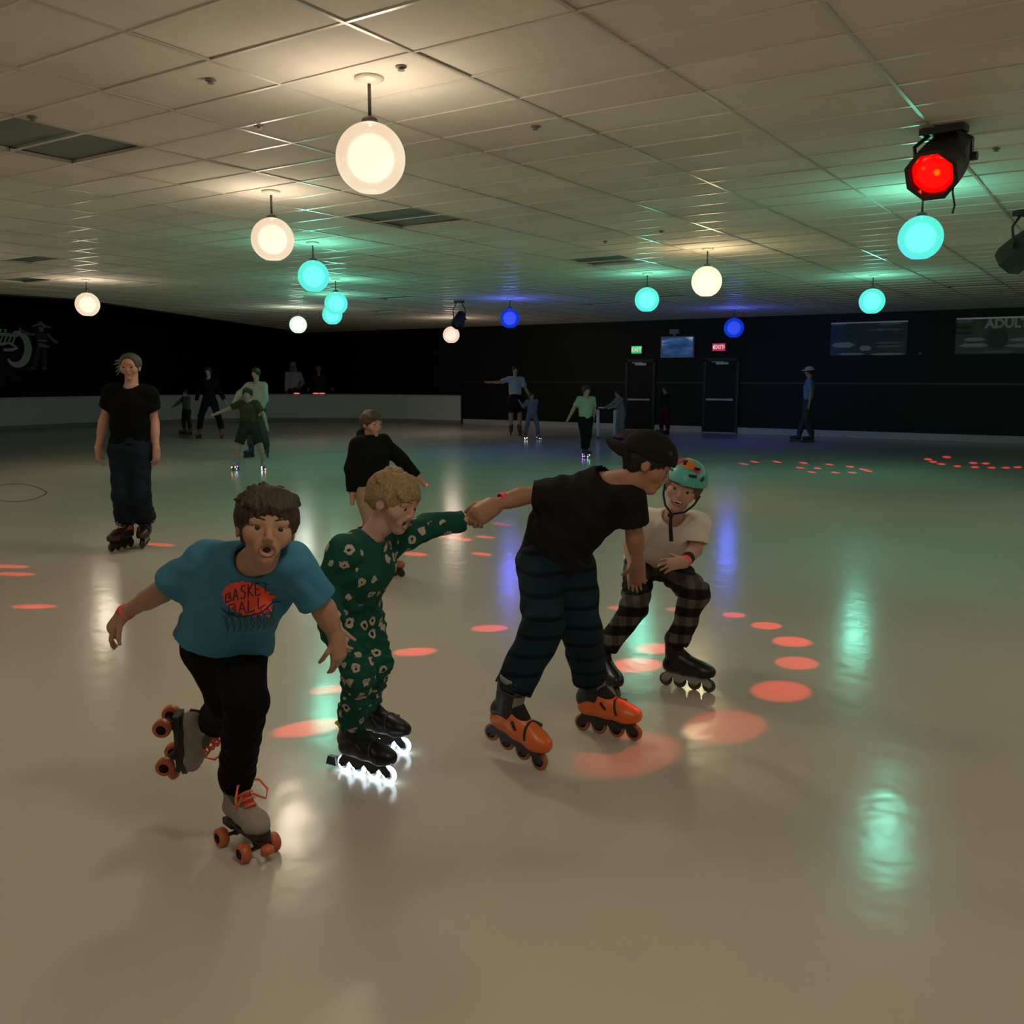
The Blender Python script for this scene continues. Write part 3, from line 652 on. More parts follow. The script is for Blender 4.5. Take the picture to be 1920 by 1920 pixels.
# ================================================================== PEOPLE: builders
def skin_mat(name, col):
    return mat(name, col, 0.5, 0.35, var=0.08, vscale=14)
def frame3(f, u):
    f = unit(f); r = unit(np.cross(f, u)); u = np.cross(r, f); return r, f, u     # r = right-hand side seen from behind the face
class Head:
    """c centre of the head, f face direction, u crown direction, h chin-to-crown height"""
    def __init__(s, c, f, u, h): s.c = np.asarray(c, float); s.r, s.f, s.u = frame3(f, u); s.h = h; s.ax = (s.r, s.f, s.u)
    def at(s, x, y, z): return s.c + s.h*(s.r*x + s.f*y + s.u*z)
def head_prims(F, H, mouth=None, detail=True):
    h = H.h; A = H.at
    F.ell(A(0, -0.05, 0.13), np.array([0.355, 0.43, 0.37])*h, H.ax, k=0.02)
    F.cone(A(0, 0.09, -0.08), A(0, 0.20, -0.37), 0.255*h, 0.105*h, k=0.10*h)
    F.cone(A(0, -0.16, -0.02), A(0, -0.10, -0.40), 0.22*h, 0.19*h, k=0.08*h)
    if not detail:
        F.ell(A(0, 0.38, -0.06), np.array([0.06, 0.09, 0.10])*h, H.ax, k=0.04*h)
        return
    for s_ in (-1, 1):
        F.ell(A(s_*0.165, 0.21, -0.07), np.array([0.13, 0.125, 0.14])*h, H.ax, k=0.08*h)
        F.ell(A(s_*0.13, 0.310, 0.115), np.array([0.12, 0.05, 0.035])*h, H.ax, k=0.06*h)
        F.ell(A(s_*0.345, -0.03, -0.01), np.array([0.032, 0.085, 0.125])*h, H.ax, k=0.02*h)
        F.ell(A(s_*0.385, -0.005, 0.0), np.array([0.02, 0.05, 0.075])*h, H.ax, k=0.015*h, sub=True)
        F.ell(A(s_*0.140, 0.405, 0.035), np.array([0.085, 0.05, 0.040])*h, H.ax, k=0.05*h, sub=True)
    F.chain([A(0, 0.350, 0.06), A(0, 0.390, -0.03), A(0, 0.412, -0.090)], [0.030*h, 0.033*h, 0.041*h], k=0.04*h)
    for s_ in (-1, 1): F.ell(A(s_*0.042, 0.385, -0.108), np.array([0.030, 0.035, 0.026])*h, H.ax, k=0.025*h)
    if not mouth: F.ell(A(0, 0.305, -0.235), np.array([0.125, 0.07, 0.085])*h, H.ax, k=0.05*h)
    else: F.ell(A(0, 0.275, -0.235), np.array([0.16, 0.08, 0.12])*h, H.ax, k=0.06*h)
    for s_ in (-1, 1):
        F.ell(A(s_*0.142, 0.312, 0.078), np.array([0.085, 0.045, 0.026])*h, H.ax, k=0.02*h); F.ell(A(s_*0.142, 0.308, -0.014), np.array([0.080, 0.040, 0.020])*h, H.ax, k=0.02*h)
    F.ell(A(0, 0.318, -0.165), np.array([0.09, 0.05, 0.05])*h, H.ax, k=0.05*h)
    F.ell(A(0, 0.275, -0.37), np.array([0.085, 0.06, 0.06])*h, H.ax, k=0.05*h)
    if mouth:
        w, o, dz = mouth
        F.ell(A(0, 0.40, -0.235+dz), np.array([w, 0.12, o])*h, H.ax, k=0.012*h, sub=True)
def face_parts(H, root, iris=(0.05, 0.03, 0.02), brow=(0.06, 0.04, 0.025), mouth=None, teeth=False, gaze=(0, 0), lip=(0.24, 0.09, 0.075)):
    h = H.h; A = H.at
    mwh = mat('eye_white', (0.42, 0.38, 0.35), 0.25); mir = mat('iris_%02d%02d' % (iris[0]*99, iris[1]*99), iris, 0.2); mlip = mat('lips_%02d' % (lip[0]*99), lip, 0.4); mbr = mat('brow_%02d%02d' % (brow[0]*99, brow[1]*99), brow, 0.8)
    for s_ in (-1, 1):
        c = A(s_*0.142, 0.288, 0.030)
        e = MB().ball(c, np.array([0.066, 0.066, 0.060])*h, H.ax, 14).build('eye', mwh, root, True)
        d = unit(H.f+H.r*gaze[0]+H.u*gaze[1])
        MB().ball(c+d*0.046*h, np.array([0.037, 0.026, 0.037])*h, H.ax, 12).build('iris', mir, e, True)
        MB().tube([A(s_*(0.06+0.055*i), 0.388-0.013*i*i, 0.135+0.02*math.sin(i*1.1)) for i in range(4)], [0.008*h, 0.011*h, 0.010*h, 0.005*h], 6).build('eyebrow', mbr, root, True)
        MB().tube([A(s_*(0.075+0.048*i), 0.348-0.012*abs(i-1.2)**2, 0.052+0.012*math.sin(math.pi*i/3)) for i in range(4)], 0.007*h, 5).build('eyelid', mat('lash_dark', (0.10, 0.06, 0.045), 0.7), root, True)
    w, o, dz = mouth if mouth else (0.095, 0.012, 0)
    ring = []
    for i in range(20):
        a = 2*math.pi*i/20; ring.append(A(w*1.06*math.cos(a), (0.352 if mouth else 0.368)-1.2*(w*math.cos(a))**2, -0.235+dz+o*1.12*math.sin(a)))
    MB().tube(ring, (0.0075 if mouth else 0.0095)*h, 6, closed=True).build('lips', mlip, root, True)
    if mouth:
        MB().ball(A(0, 0.275, -0.235+dz), np.array([w, 0.03, o])*h, H.ax, 12).build('mouth_inside', mat('mouth_dark', (0.05, 0.012, 0.012), 0.5), root, True)
        if teeth:
            tb = MB(); 
            for i in range(6):
                x = (i-2.5)*w*0.28; tb.box(A(x, 0.345-0.9*x*x, -0.235+dz+o*0.55), np.array([w*0.12, 0.02, o*0.28])*h, H.ax)
            tb.build('teeth', mat('teeth', (0.75, 0.72, 0.65), 0.3), root)
def hand_prims(F, wr, d, pn, L, curl=(0.35, 0.35, 0.4, 0.45), thumb=0.5, side=1, spread=0.06, rad=1.0):
    """wr wrist, d hand direction, pn palm normal (fingers curl to it), L hand length, side: +1/-1 thumb side"""
    d = unit(d); pn = unit(pn - d*(pn @ d)); w = np.cross(d, pn)*side            # w points to the thumb side
    pl = 0.48*L; k = 0.05*L; rr = 0.055*L*rad
    F.cone(wr, wr+d*pl*0.9, 0.15*L*rad, 0.16*L*rad, k=0.1*L, wide=(w, 1.45))
    for i, (off, ln) in enumerate(((0.19, 0.44), (0.065, 0.49), (-0.065, 0.45), (-0.185, 0.35))):
        p = wr+d*pl*(1.0-0.05*abs(i-1.2))+w*off*L; dd = unit(d+w*spread*(1.5-i)); ang = 0
        r_ = rr*(1.0, 1.02, 0.98, 0.86)[i]
        for j, fr in enumerate((0.45, 0.31, 0.24)):
            ang += curl[i]*(0.8, 1.15, 0.8)[j]; q = p+(dd*math.cos(ang)+pn*math.sin(ang))*ln*L*fr
            F.cone(p, q, r_*(1-0.08*j), r_*(1-0.08*(j+1)), k=0.02*L); p = q
    p = wr+d*pl*0.25+w*0.15*L; ang = thumb
    dt = unit(d*0.72+w*0.75+pn*0.25); q = p+dt*0.22*L; F.cone(p, q, rr*1.35, rr*1.15, k=0.05*L)
    dt2 = unit(dt*math.cos(ang)+(d*0.55+pn*0.6-w*0.25)*math.sin(ang)); q2 = q+dt2*0.19*L; F.cone(q, q2, rr*1.12, rr*1.0, k=0.02*L)
    q3 = q2+unit(dt2+pn*0.25)*0.13*L; F.cone(q2, q3, rr*1.0, rr*0.85, k=0.02*L)
def torso_frame(J):
    ax = unit(J['sb']-J['sa']); up = unit(J['nk']-J['pel']); return ax, up
def body_field(J, sc, res, hw=1.36, hands=True, detail=True, mouth=None, bust=0):
    F = Field(res, 0.025*sc); ax, up = torso_frame(J); pel, nk = J['pel'], J['nk']; ch = lerp(pel, nk, 0.68)
    if 'mid' in J: mid = J['mid']
    else: mid = lerp(pel, nk, 0.36)
    F.chain([pel, mid, ch], [0.080*sc, 0.072*sc, 0.082*sc], k=0.04*sc, wide=(ax, hw))
    F.cone(ch, lerp(ch, nk, 0.7), 0.080*sc, 0.05*sc, k=0.04*sc, wide=(ax, hw))
    F.cone(J['sa'], J['sb'], 0.042*sc, k=0.04*sc)
    H = J['H']; F.cone(lerp(nk, ch, 0.15), H.at(0, -0.12, -0.28), 0.045*sc, 0.042*sc, k=0.03*sc)
    head_prims(F, H, mouth, detail)
    for s_ in 'ab':
        F.chain([J['s'+s_], J['e'+s_], J['w'+s_]], [0.040*sc, 0.031*sc, 0.0215*sc], k=0.015*sc)
        F.cone(lerp(J['e'+s_], J['w'+s_], 0.12), lerp(J['e'+s_], J['w'+s_], 0.4), 0.031*sc, 0.029*sc, k=0.02*sc)
        F.chain([J['h'+s_], J['k'+s_], J['n'+s_]], [0.070*sc, 0.048*sc, 0.034*sc], k=0.03*sc)
        F.cone(lerp(J['k'+s_], J['n'+s_], 0.15), lerp(J['k'+s_], J['n'+s_], 0.45), 0.046*sc, 0.044*sc, k=0.03*sc)
        if hands:
            hp = J['hand'+s_]; hand_prims(F, J['w'+s_], hp[0], hp[1], hp[2], **hp[3])
        else:
            d = unit(J['w'+s_]-J['e'+s_]); F.cone(J['w'+s_], J['w'+s_]+d*0.09*sc, 0.026*sc, 0.02*sc, k=0.02*sc)
        ft = J.get('ft'+s_)
        if ft is not None: F.cone(J['n'+s_], ft, 0.032*sc, 0.024*sc, k=0.01*sc)
    return F
def shirt_field(J, sc, res, sleeve=0.62, loose=1.18, hem=0.12, hw=1.40, long=False, collar=1.35, sleeve_r=1.45, hood=False, hemr=1.1):
    F = Field(res, 0.03*sc); ax, up = torso_frame(J); pel, nk = J['pel'], J['nk']; ch = lerp(pel, nk, 0.68); mid = J.get('mid', lerp(pel, nk, 0.36))
    dn = unit(pel-mid); he = pel+dn*hem*sc; cut = [(he, J.get('hemn', dn))]
    r = loose
    F.chain([he+dn*0.03, mid, ch], [0.080*sc*r*hemr, 0.076*sc*r, 0.084*sc*r], k=0.05*sc, wide=(ax, hw), cuts=cut)
    F.cone(ch, lerp(ch, nk, 0.75), 0.082*sc*r, 0.050*sc*r, k=0.05*sc, wide=(ax, hw))
    F.cone(J['sa'], J['sb'], 0.048*sc, k=0.04*sc); F.cone(J['sa'], nk, 0.045*sc, 0.05*sc, k=0.03*sc); F.cone(J['sb'], nk, 0.045*sc, 0.05*sc, k=0.03*sc)
    for s_ in 'ab':
        S, E_, W = J['s'+s_], J['e'+s_], J['w'+s_]
        if long:
            d = unit(W-E_); end = lerp(E_, W, 0.97)
            F.cone(S, E_, 0.048*sc*r, 0.043*sc*r, k=0.03*sc); F.cone(E_, end+d*0.03, 0.043*sc*r, 0.031*sc*r, k=0.02*sc, cuts=[(end, d)])
            F.cone(end-d*0.02*sc, end+d*0.06*sc, 0.026*sc, k=0.004, sub=True)
        else:
            d = unit(E_-S); end = lerp(S, E_, sleeve)
            F.cone(S, end+d*0.04, 0.044*sc*sleeve_r*0.92, 0.040*sc*sleeve_r, k=0.035*sc, cuts=[(end, d)])
            F.cone(end-d*0.025*sc, end+d*0.12*sc, 0.040*sc*sleeve_r-0.012, k=0.004, sub=True)
    if hood:
        H = J['H']; F.cone(H.at(-0.2, -0.34, -0.38), H.at(0.2, -0.34, -0.38), 0.05*sc, k=0.04*sc); F.cone(nk, H.at(0, -0.02, -0.48), 0.062*sc, 0.058*sc, k=0.03*sc)
    H = J['H']; F.cone(nk+unit(nk-ch)*0.005, lerp(nk, H.at(0, -0.12, -0.28), 0.9), 0.043*sc*collar, 0.050*sc*collar, k=0.012, sub=True)
    return F
def pants_field(J, sc, res, loose=1.2, ankle=1.5, hem=0.95, waist=0.06, hw=1.30, knee=1.25):
    F = Field(res, 0.03*sc); ax, up = torso_frame(J); pel = J['pel']; mid = J.get('mid', lerp(pel, J['nk'], 0.36)); u = unit(mid-pel); top = pel+u*waist*sc
    F.cone(pel-u*0.02*sc, top, 0.086*sc*loose, 0.078*sc*loose, k=0.05*sc, wide=(ax, hw))
    for s_ in 'ab':
        h, k, n = J['h'+s_], J['k'+s_], J['n'+s_]; d = unit(n-k); end = lerp(k, n, hem)
        F.cone(h, k, 0.074*sc*loose, 0.050*sc*knee*loose/1.2, k=0.04*sc)
        F.cone(k, end+d*0.05, 0.050*sc*knee*loose/1.2, 0.036*sc*ankle, k=0.025*sc, cuts=[(end, d)])
        F.cone(end-d*0.02*sc, end+d*0.12*sc, 0.036*sc*ankle-0.006, k=0.004, sub=True)
    return F
def hair_obj(H, root, col, style='short', res=0.006, amp=0.005, seed=1, name='hair'):
    h = H.h; A = H.at; F = Field(res, 0.05*h)
    m = mat('hair_%02d%02d%02d' % tuple(int(c*99) for c in col), col, 0.55, 0.4)
    if 'hairbump' not in m:
        m['hairbump'] = 1; N, Lk, B = nodes_of(m); tc = N.new('ShaderNodeTexCoord'); mp = N.new('ShaderNodeMapping'); mp.inputs['Scale'].default_value = (60, 60, 9)
        nz = N.new('ShaderNodeTexNoise'); nz.inputs['Scale'].default_value = 5; Lk.new(tc.outputs['Object'], mp.inputs['Vector']); Lk.new(mp.outputs['Vector'], nz.inputs['Vector'])
        cr = N.new('ShaderNodeValToRGB'); cr.color_ramp.elements[0].position = 0.35; cr.color_ramp.elements[0].color = (*[c*0.6 for c in col], 1); cr.color_ramp.elements[1].position = 0.7; cr.color_ramp.elements[1].color = (*[min(1, c*1.35) for c in col], 1)
        Lk.new(nz.outputs['Fac'], cr.inputs['Fac']); Lk.new(cr.outputs['Color'], B.inputs['Base Color'])
        bp = N.new('ShaderNodeBump'); bp.inputs['Strength'].default_value = 0.5; bp.inputs['Distance'].default_value = 0.006; Lk.new(nz.outputs['Fac'], bp.inputs['Height']); Lk.new(bp.outputs['Normal'], B.inputs['Normal'])
    r2 = random.Random(seed)
    F.ell(A(0, -0.075, 0.17), np.array([0.405, 0.475, 0.40])*h, H.ax)
    if style in ('short', 'bowl', 'long'):
        low = {'short': -0.12, 'bowl': -0.05, 'long': -0.45}[style]
        F.cone(A(-0.16, -0.25, 0.0), A(-0.16, -0.22, low), 0.2*h, 0.13*h); F.cone(A(0.16, -0.25, 0.0), A(0.16, -0.22, low), 0.2*h, 0.13*h); F.cone(A(0, -0.3, 0.0), A(0, -0.28, low-0.05), 0.2*h, 0.13*h)
        for s_ in (-1, 1): F.cone(A(s_*0.34, 0.06, 0.15), A(s_*0.355, 0.07, 0.02), 0.06*h, 0.03*h)
        nf = 9
        for i in range(nf):                                             # fringe locks
            x = -0.30+0.60*i/(nf-1); zt = (0.22 if style == 'bowl' else 0.27)+r2.uniform(-0.03, 0.03)+(0.05*abs(x)/0.3 if style == 'short' else -0.02)
            F.cone(A(x*0.6, 0.12, 0.43), A(x+0.04, 0.365-0.9*x*x, zt), 0.10*h, 0.035*h, k=0.06*h)
        for i in range(16):                                             # loose locks on the crown
            a = r2.uniform(0, 6.28); q = r2.uniform(0.1, 0.95); th = q*1.25
            b = np.array([math.sin(th)*math.cos(a)*0.40, -0.075+math.sin(th)*math.sin(a)*0.47, 0.17+math.cos(th)*0.40]); e = b*1.0+np.array([0.10*math.cos(a+1), 0.10*math.sin(a+1), -0.02])
            F.cone(A(*b), A(*e), 0.06*h, 0.02*h, k=0.04*h)
    if style == 'back':
        F.cone(A(0, -0.32, 0.1), A(0, -0.42, -0.22), 0.20*h, 0.12*h)
        F.ell(A(0, 0.42, 0.10), np.array([0.33, 0.22, 0.33])*h, H.ax, k=0.03*h, sub=True)
    # clear the face and ears
    F.ell(A(0, 0.50, -0.12), np.array([0.36, 0.34, 0.34])*h, H.ax, k=0.02*h, sub=True)
    for s_ in (-1, 1): F.ell(A(s_*0.40, -0.0, -0.06), np.array([0.09, 0.11, 0.14])*h, H.ax, k=0.02*h, sub=True)
    V, Q = F.build()
    Nn = vnormals(V, Q); lx = (V-H.c) @ H.r/h; ly = (V-H.c) @ H.f/h; lz = (V-H.c) @ H.u/h
    ang = np.arctan2(lx, ly+0.1); V = V+Nn*(amp*(np.sin(ang*34+3*np.sin(lz*9))*0.6+np.sin(ang*61+lz*14+seed)*0.4))[:, None]*np.clip(1.2-np.abs(lz-0.2), 0.3, 1)[:, None]
    return meshobj(name, V, Q, m, root, smooth=True)
def band(root, c, d, r, w, m, name='wristband'):
    d = unit(d); return MB().lathe(c, d, [(-w/2, r*0.9), (-w/2, r), (w/2, r), (w/2, r*0.9)], 20, caps=False).build(name, m, root, True)

def socks(J, sc, root, m, up=0.42):
    for s_ in 'ab':
        F = Field(0.007, 0.01); F.cone(J['n'+s_], lerp(J['n'+s_], J['k'+s_], up), 0.0375*sc, 0.047*sc); F.cone(J['n'+s_], lerp(J['n'+s_], J['ft'+s_], 0.75), 0.0375*sc, 0.03*sc)
        fobj('sock', F, m, root)
# ---- skates -------------------------------------------------------
def basis(o, f, u):
    f = unit(f); s_ = unit(np.cross(u, f)); u = np.cross(f, s_)
    return Matrix(((f[0], s_[0], u[0], o[0]), (f[1], s_[1], u[1], o[1]), (f[2], s_[2], u[2], o[2]), (0, 0, 0, 1)))
def T(M, *p): q = M @ Vector(p); return np.array(q)
def inline_skate(root, M, s=1.0, boot=(0.01, 0.01, 0.012), cuff=(0.02, 0.02, 0.022), frame=(0.02, 0.02, 0.02), tyre=(0.3, 0.12, 0.03), hub=(0.05, 0.05, 0.05), strap=(0.015, 0.015, 0.015), res=0.006, lit=None, tag_='x', low=False, badge=None, liner=None, label=None, brake=False):
    mb = mat('boot_'+tag_, boot, 0.35, 0.5, var=0.1, vscale=20); mc = mat('cuff_'+tag_, cuff, 0.35, 0.5); mf = mat('frame_'+tag_, frame, 0.3, 0.5); mt_ = mat('tyre_'+tag_, tyre, 0.3, 0.5); mh = mat('hub_'+tag_, hub, 0.35); ms_ = mat('strap_'+tag_, strap, 0.4)
    A = lambda x, y, z: T(M, x*s, y*s, z*s)
    ax = [np.array(M.to_3x3().col[i]) for i in range(3)]
    F = Field(res, 0.02*s)
    F.chain([A(-0.095, 0, 0.118), A(0.0, 0, 0.115), A(0.085, 0, 0.108), A(0.118, 0, 0.108)], [0.042*s, 0.040*s, 0.042*s, 0.034*s], wide=(ax[1], 1.12), cuts=[(A(0, 0, 0.085), -ax[2])])
    F.cone(A(-0.075, 0, 0.13), A(-0.075, 0, 0.19), 0.043*s, 0.044*s); F.cone(A(-0.06, 0, 0.16), A(0.05, 0, 0.125), 0.046*s, 0.040*s)
    if low: F.cone(A(-0.075, 0, 0.19), A(-0.08, 0, 0.26), 0.044*s, 0.05*s)
    sk, V, Q = fobj('skate', F, mb, root)
    if label: sk['label'] = label
    if not low:
        F = Field(res, 0.015*s); F.cone(A(-0.072, 0, 0.165), A(-0.082, 0, 0.285), 0.052*s, 0.057*s, cuts=[(A(-0.082, 0, 0.285), ax[2]), (A(-0.072, 0, 0.16), -ax[2])]); F.cone(A(-0.082, 0, 0.25), A(-0.082, 0, 0.32), 0.049*s, k=0.004, sub=True)
        F.cone(A(-0.05, 0, 0.15), A(-0.10, 0, 0.15), 0.045*s, 0.045*s, k=0.02*s)
        fobj('cuff', F, mc, sk)
        ml_ = mat('liner_'+tag_, liner or (0.03, 0.03, 0.03), 0.7)
        F = Field(res, 0.01*s); F.cone(A(-0.074, 0, 0.2), A(-0.084, 0, 0.305), 0.046*s, 0.050*s, cuts=[(A(-0.084, 0, 0.308), ax[2])]); F.cone(A(-0.05, 0, 0.2), A(-0.035, 0, 0.30), 0.03*s, 0.028*s, k=0.03*s)
        fobj('liner', F, ml_, sk)
        for (x, z, rx, rz, tilt, w) in ((-0.078, 0.262, 0.060, 0.062, 0.10, 0.010), (-0.005, 0.150, 0.052, 0.050, 0.9, 0.010), (0.055, 0.125, 0.050, 0.047, 1.25, 0.009)):
            c = A(x, 0, z); n_ = unit(ax[2]*math.cos(tilt)+ax[0]*math.sin(tilt)); e1 = ax[1]; e2 = np.cross(n_, e1)
            arc = [c+s*(e1*rx*math.cos(a)+e2*rz*math.sin(a)*np.sign(e2 @ (ax[0]*0.6+ax[2]*0.4) or 1)) for a in np.linspace(-0.25, math.pi+0.25, 13)]
            MB().tube(arc, w*0.55*s, 6).build('strap', ms_, sk, True)
            MB().box(arc[2], (0.014*s, 0.008*s, 0.010*s), (ax[0], ax[1], ax[2])).build('buckle', ms_, sk)
    fr = MB()
    prof = [(-0.138, 0.036), (-0.118, 0.029), (-0.098, 0.036), (-0.079, 0.056), (-0.060, 0.036), (-0.040, 0.029), (-0.020, 0.036), (0.0, 0.056), (0.020, 0.036), (0.040, 0.029), (0.060, 0.036), (0.079, 0.056), (0.098, 0.036), (0.118, 0.029), (0.138, 0.036), (0.135, 0.055), (0.12, 0.066), (0.10, 0.092), (0.05, 0.092), (0.03, 0.074), (-0.03, 0.074), (-0.05, 0.092), (-0.11, 0.092), (-0.125, 0.066), (-0.135, 0.055)]
    for sd in (-1, 1):
        n_ = len(prof); vs = [A(x, sd*0.014, z) for x, z in prof]+[A(x, sd*0.019, z) for x, z in prof]
        fs = [tuple(range(n_)), tuple(range(2*n_-1, n_-1, -1))]+[(i, i+n_, (i+1) % n_+n_, (i+1) % n_) for i in range(n_)]; fr.add(vs, fs)
    fr.box(A(-0.08, 0, 0.088), (0.035*s, 0.018*s, 0.006*s), ax); fr.box(A(0.075, 0, 0.088), (0.03*s, 0.018*s, 0.006*s), ax)
    fr.build('skate_frame', mf, sk)
    for i, x in enumerate((-0.118, -0.040, 0.040, 0.118)):
        w = MB(); R = 0.036; c = A(x, 0, R)
        w.m = 0; w.lathe(c, ax[1], [(-0.010*s, 0.022*s), (-0.011*s, 0.028*s), (-0.006*s, 0.0345*s), (0, 0.036*s), (0.006*s, 0.0345*s), (0.011*s, 0.028*s), (0.010*s, 0.022*s)], 24, caps=False)
        w.m = 1; w.lathe(c, ax[1], [(-0.009*s, 0.0225*s), (-0.012*s, 0.010*s), (-0.024*s, 0.006*s), (0.024*s, 0.006*s), (0.012*s, 0.010*s), (0.009*s, 0.0225*s)], 16)
        w.build('wheel', [lit if lit else mt_, mh], sk, True)
    if brake: MB().box(A(-0.185, 0, 0.035), (0.028*s, 0.014*s, 0.018*s), ax, 0.7).build('brake_block', mh, sk)
    if badge is not None: MB().tube([A(-0.05-0.02*i, -0.058 if badge > 0 else 0.058, 0.235+0.008*math.sin(i*2.2)) for i in range(4)], 0.009*s, 6).build('badge', mat('badge_yellow', (0.75, 0.6, 0.02), 0.5), sk, True)
    return sk
def quad_skate(root, M, s=1.0, res=0.005, seed=0):
    mb = mat('suede_grey', (0.30, 0.28, 0.245), 0.85, 0.2, var=0.12, vscale=30, bump=0.15, bscale=120); mso = mat('quad_sole', (0.02, 0.02, 0.02), 0.6); mo = mat('quad_wheel_orange', (0.52, 0.13, 0.05), 0.35, 0.5); mh = mat('quad_hub', (0.02, 0.018, 0.018), 0.4); mlace = mat('lace_orange', (0.85, 0.17, 0.05), 0.6); mpl = mat('quad_plate', (0.05, 0.03, 0.025), 0.4)
    A = lambda x, y, z: T(M, x*s, y*s, z*s); ax = [np.array(M.to_3x3().col[i]) for i in range(3)]
    F = Field(res, 0.022*s)
    F.chain([A(-0.075, 0, 0.128), A(0.0, 0, 0.122), A(0.075, 0, 0.118), A(0.105, 0, 0.114)], [0.036*s, 0.034*s, 0.038*s, 0.030*s], wide=(ax[1], 1.12), cuts=[(A(0, 0, 0.092), -ax[2])])
    F.chain([A(-0.068, 0, 0.135), A(-0.062, 0, 0.19), A(-0.068, 0, 0.255)], [0.037*s, 0.035*s, 0.040*s], cuts=[(A(-0.068, 0, 0.25), ax[2]+ax[0]*0.15)]); F.cone(A(-0.045, 0, 0.165), A(0.055, 0, 0.125), 0.038*s, 0.034*s)
    F.cone(A(-0.068, 0, 0.235), A(-0.07, 0, 0.30), 0.033*s, k=0.004, sub=True)
    sk, V, Q = fobj('roller_skate', F, mb, root); sk['label'] = 'grey suede quad roller skate with orange laces and wheels'
    so = MB(); n_ = 20; ring = []
    for i in range(n_):
        a = 2*math.pi*i/n_; x = 0.022+0.122*math.cos(a); y = (0.043 if x > 0 else 0.038)*np.sign(math.sin(a))*abs(math.sin(a))**0.7; ring.append((x, y))
    vs = [A(x, y, 0.082) for x, y in ring]+[A(x, y, 0.097) for x, y in ring]; so.add(vs, [tuple(range(n_-1, -1, -1)), tuple(n_+i for i in range(n_))]+[(i, (i+1) % n_, (i+1) % n_+n_, i+n_) for i in range(n_)]); so.box(A(-0.07, 0, 0.076), (0.032*s, 0.034*s, 0.012*s), ax); so.build('sole', mso, sk)
    bk = MB(); bk.tube([A(-0.112+0.004*i, 0, 0.12+0.021*i) for i in range(6)], 0.009*s, 6); bk.build('heel_strip', mso, sk, True)
    MB().box(A(0.015, 0, 0.068), (0.115*s, 0.022*s, 0.007*s), ax).build('plate', mpl, sk)
    for x in (-0.07, 0.085):
        t_ = MB(); t_.lathe(A(x, -0.045, 0.033), ax[1], [(0, 0.007*s), (0.09*s, 0.007*s)], 8); t_.tube([A(x, 0, 0.033), A(x+(0.03 if x < 0 else -0.03), 0, 0.066)], 0.014*s, 8); t_.build('truck', mpl, sk)
        for y in (-0.056, 0.056):
            w = MB(); c = A(x, y, 0.033); R = 0.033*s
            w.m = 0; w.lathe(c, ax[1], [(-0.017*s, R*0.55), (-0.017*s, R*0.85), (-0.012*s, R), (0.012*s, R), (0.017*s, R*0.85), (0.017*s, R*0.55)], 24, caps=False)
            w.m = 1; w.lathe(c, ax[1], [(-0.015*s, R*0.56), (-0.013*s, R*0.25), (-0.020*s, R*0.15), (0.020*s, R*0.15), (0.013*s, R*0.25), (0.015*s, R*0.56)], 16); w.build('wheel', [mo, mh], sk, True)
    MB().lathe(A(0.135, 0, 0.062), unit(ax[0]*0.55-ax[2]), [(0, 0.012*s), (0.012*s, 0.022*s), (0.03*s, 0.024*s), (0.036*s, 0.018*s)], 16).build('toe_stop', mo, sk, True)
    F = Field(res, 0.01*s); F.chain([A(-0.030, 0, 0.262), A(-0.020, 0, 0.200), A(0.02, 0, 0.166), A(0.06, 0, 0.146)], [0.020*s, 0.019*s, 0.016*s, 0.012*s], wide=(ax[1], 1.2)); fobj('tongue', F, mat('tongue_orange', (0.62, 0.10, 0.05), 0.7), sk)
    for i in range(6):
        x0, z0 = lerp((-0.010, 0.245), (0.066, 0.156), i/5.0); w = 0.030-0.002*i
        MB().tube([A(x0-0.016, -w, z0-0.010), A(x0+0.006, -w*0.4, z0+0.006), A(x0+0.008, w*0.4, z0+0.007), A(x0-0.012, w, z0-0.006)], 0.0042*s, 6).build('lace', mlace, sk, True)
    rr = random.Random(seed)
    for sd in (-1, 1):
        MB().tube([A(0.0, sd*0.006, 0.245), A(0.035, sd*0.04, 0.25), A(0.055, sd*0.06, 0.215), A(0.05, sd*0.055, 0.18), A(0.02, sd*0.02, 0.20)], 0.004*s, 6).build('lace_loop', mlace, sk, True)
    return sk
# ================================================================== PEOPLE: the four children in front
def skeleton_person(name, label, base, J, sc, res, skin, mouth=None, hw=1.36, detail=True, hands=True):
    root = empty(name, base, label, 'person')
    F = body_field(J, sc, res, hw=hw, mouth=mouth, detail=detail, hands=hands)
    fobj('body', F, skin, root)
    return root
def flat(p): return (float(p[0]), float(p[1]), 0.0)
mband = mat('wristband_pink', (0.95, 0.10, 0.16), 0.5, emit=(1, 0.1, 0.15), estr=0.0)
def decal(V, Q, pts2d, tris, off, material, parent, name):
    """pts2d: photo pixels; dropped along the sight line on to the cloth"""
    bvh = BVHTree.FromPolygons([tuple(v) for v in V], [tuple(int(i) for i in q) for q in Q])
    out = []; ok = []
    for (x, y) in pts2d:
        d = Vector(ray(x, y)).normalized(); hit = bvh.ray_cast(Vector(CAM), d, 10)
        if hit[0] is None: out.append(tuple(CAM)); ok.append(False)
        else: out.append(tuple(hit[0]+hit[1]*off)); ok.append(True)
    return meshobj(name, out, [f for f in tris if all(ok[i] for i in f)], material, parent)
